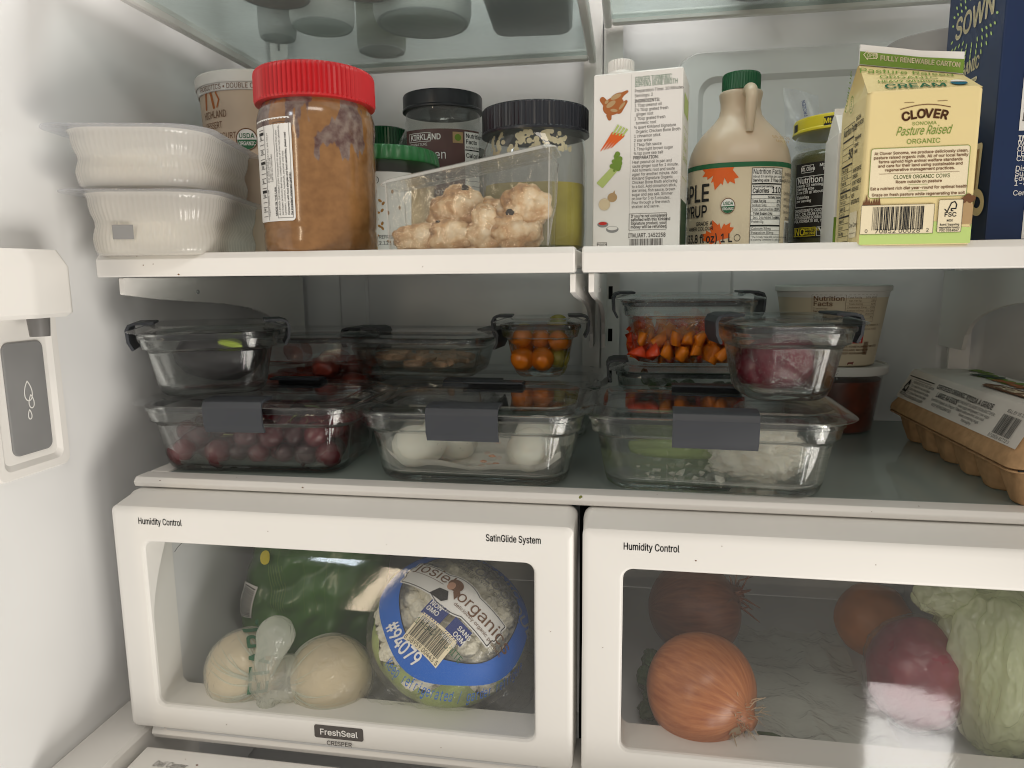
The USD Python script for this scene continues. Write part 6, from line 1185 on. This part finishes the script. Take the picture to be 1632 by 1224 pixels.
part('lettering', ON(rb(cat(text('NON', 0.0034, True, -0.0175, 0.0020), text('GMO', 0.0034, True, -0.0175, -0.0025), text('SANS', 0.0034, True, 0.0110, 0.0005), text('OGM', 0.0034, True, 0.0110, -0.0045), text('VERIFIED', 0.0026, False, -0.0180, -0.0102), text('VERIFIE', 0.0026, False, 0.0050, -0.0102)), -0.0170, -0.0150), 0.0031), 'ink_white', gm)
part('lettering', ON(rb(text('1 HEAD / 1 UNITE', 0.0046, False, -0.018, 0.0, sx=0.85), -0.0285, -0.0235), 0.0028), 'ink_green', t)
def along(s, h, R, a0, step, bold=True):
    out = []
    for k, c in enumerate(s):
        if c == ' ': continue
        a = math.radians(a0+step*k); m = text(c, h, bold, 0, 0, 'c', rot=math.degrees(a)+90); m.apply_translation((R*math.cos(a), R*math.sin(a), 0)); out.append(m)
    return cat(out)
part('lettering', ON(along('#94079', 0.0078, 0.0570, 186, 6.8), 0.0029), 'ink_white', t)
part('lettering', ON(along('Keep refrigerated / garder refrigere', 0.0040, 0.0660, 205, 3.1, False), 0.0024), 'ink_blue', t)
part('lettering', ON(rb(cat(text('ORGANIC', 0.0100, True, -0.028, 0.0330, 'l', 0.9), text('BIOLOGIQUE', 0.0100, True, -0.022, 0.0200, 'l', 0.9), text('cauliflower / chou-fleur', 0.0042, False, -0.020, 0.0148)), 0.004, 0.006), 0.0026), 'panel_grey', t)

# ------------------------------------------------------------------ in the right crisper
def onion(label, loc, rz, tilt, R, mat_, seed, tuft):
    t = thing('onion', label, 'onion', loc, rz)
    a = np.linspace(0.05, PI-0.04, 40); pr = []
    for q in a:
        x = -R*math.cos(q)*0.96; y = R*math.sin(q)*(1-0.05*math.cos(q))
        if q > PI-0.42: y = max(y*0.9, 0.006); x += 0.006*((q-(PI-0.42))/0.38)**2
        pr.append((y, x))
    m = lathe(pr, 72); m.vertices = np.array(m.vertices)*(1+0.035*(meshkit.noise(np.array(m.vertices)*28, seed)-0.5))[:, None]
    m = swap(m, 'zxy'); m = turn(m, 0, tilt, 0, (0, 0, 0)); sk = part('skin', m, mat_, t, True)
    tip = np.array([R*0.985, 0, 0]); g = np.random.default_rng(seed); M4 = trimesh.transformations.euler_matrix(0, math.radians(tilt), 0)[:3, :3]; strands = []
    for k in range(110 if tuft == 'roots' else 16):
        ang, sp = g.uniform(0, 2*PI), abs(g.normal(0, 0.0068)); dr = np.array([0.7, math.cos(ang)*0.9, math.sin(ang)*0.9])+g.normal(0, 0.35, 3); ln = g.uniform(0.004, 0.012) if tuft == 'roots' else g.uniform(0.008, 0.026)
        p0 = tip+np.array([-0.0035-sp*0.2, sp*math.cos(ang), sp*math.sin(ang)]); p1 = p0+dr*ln*0.5; p2 = p1+(dr+g.normal(0, 0.5, 3))*ln*0.5
        strands.append(tube(np.array([p0, p1, p2])@M4.T, [0.00055, 0.00045, 0.0002] if tuft == 'roots' else [0.0016, 0.0012, 0.0004], 5))
    s = part('root_hairs' if tuft == 'roots' else 'dry_neck', cat(strands), 'root_hair' if tuft == 'roots' else 'onion_brown', t); s.SetCustomDataByKey('kind', 'stuff')
    if tuft == 'roots':
        for k in range(7):
            an = 3.4+k*0.34; th = np.linspace(0.14, 0.46, 6); wd = 0.09+0.02*(k % 2); n = 5; P_ = []
            for q in th:
                for e in np.linspace(-wd, wd, n)*(1-0.75*(q-0.14)/0.34):
                    rr2 = R*1.012+0.0009*math.sin(q*30+k); P_.append((rr2*0.965*math.cos(q), rr2*math.sin(q)*math.cos(an+e/max(q, .2)), rr2*math.sin(q)*math.sin(an+e/max(q, .2))))
            part('skin_flake', (np.array(P_)@M4.T, np.array([(i*n+j, i*n+j+1, (i+1)*n+j+1, (i+1)*n+j) for i in range(5) for j in range(n-1)])), 'root_hair', t, True)
    return t
onion('large golden brown onion at the front of the right drawer, its roots towards the right', (0.1000, 0.0420, -0.3655), -38, 9, 0.0465, 'onion_skin', 3, 'roots')
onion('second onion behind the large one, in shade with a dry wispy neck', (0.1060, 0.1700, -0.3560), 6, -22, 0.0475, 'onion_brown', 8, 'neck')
t = thing('orange_vegetable', 'dull orange round vegetable at the back of the right drawer', 'vegetable', (0.2900, 0.2050, -0.3720)); part('flesh', blob((0, 0, 0), (0.037, 0.036, 0.037), 0.08, 1.5, 4, 4), 'orange_veg', t, True)
t = thing('red_cabbage', 'purple red cabbage in the right drawer beside the pale green bag', 'cabbage', (0.2870, 0.0900, -0.3640))
m = blob((0, 0, 0), (0.038, 0.042, 0.0475), 0.10, 1.4, 9, 5); part('head', m, 'cabbage_red', t, True)
m = blob((0, 0, 0), (0.0405, 0.044, 0.0480), 0.10, 1.4, 9, 5); part('bag_film', crumple(m, 0.004, 45, 5), 'clear_wrap', t, True)
t = thing('lettuce_bag', 'crumpled pale green bag of lettuce at the right end of the right drawer', 'bag', (0.3430, 0.0760, -0.3400))
part('lettuce', crumple(blob((0.004, 0.006, -0.004), (0.028, 0.044, 0.060), 0.2, 1.8, 6, 4), 0.008, 40, 3), 'lettuce_bag', t, True)
m = blob((0, 0, 0), (0.0370, 0.056, 0.0715), 0.12, 1.2, 14, 6); m = crumple(m, 0.010, np.array([30, 30, 6.5]), 7); part('bag_film', crumple(m, 0.0028, np.array([80, 80, 30]), 9), 'lettuce_film', t, True)
m = blob((-0.034, 0.02, 0.050), (0.024, 0.022, 0.018), 0.25, 1.8, 22, 5); part('bag_end', crumple(m, 0.009, 40, 4), 'lettuce_film', t, True)
t = thing('printed_bag', 'small white printed bag on the floor of the right drawer below the red cabbage', 'bag', (0.3130, 0.0180, FZ+0.0005), -6)
part('bag_film', crumple(solid(0.050, 0.018, 0.020, 0.006, 0.003, 6), 0.002, 80, 2), 'carton_white', t); part('lettering', front(text('AM A', 0.0085, True, 0, 0, 'c'), 0, -0.0112, 0.0080), 'ink_navy', t)
t = thing('wilted_stem', 'dark green wilted stem on the drawer floor below the large onion', 'stem', (0.1420, 0.0120, FZ))
for k in range(5): part('strand', tube(spline([(0.004*k-0.012, 0.004*k, 0.004+0.004*k), (0.008+0.003*k, 0.002*k-0.004, 0.010+0.002*k), (0.022-0.002*k, -0.006+0.003*k, 0.006), (0.032, 0.004*k-0.008, 0.003+0.002*k)], 12), np.linspace(0.0020, 0.0007, 12), 6), 'leaf_dark', t)
t = thing('leaf_scraps', 'loose green leaf scraps beside the onions at the left of the right drawer', 'leaves', (0.058, 0.090, FZ))
for k in range(6): part('leaf', crumple(blob((0.004*(k % 2), 0.012*k-0.03, 0.012+0.009*(k % 4)), (0.008, 0.012, 0.007), 0.4, 2, 40+k, 3), 0.003, 120, k), 'leaf_dark', t, True)
gx, gy = np.meshgrid(np.linspace(0.155, 0.262, 34), np.linspace(0.002, 0.23, 50)); zz = FZ+0.002+0.011*(1-np.abs(2*meshkit.fbm(np.column_stack([gx.ravel()*22, gy.ravel()*18, np.full(gx.size, .4)]), 3, 8)-1)*2).clip(0, 1)
t = thing('empty_bag', 'empty crumpled clear bag lying on the floor of the right drawer', 'bag')
part('bag_film', (np.column_stack([gx.ravel(), gy.ravel(), zz]), np.array([(i*34+j, i*34+j+1, (i+1)*34+j+1, (i+1)*34+j) for i in range(49) for j in range(33)])), 'produce_bag', t, True)
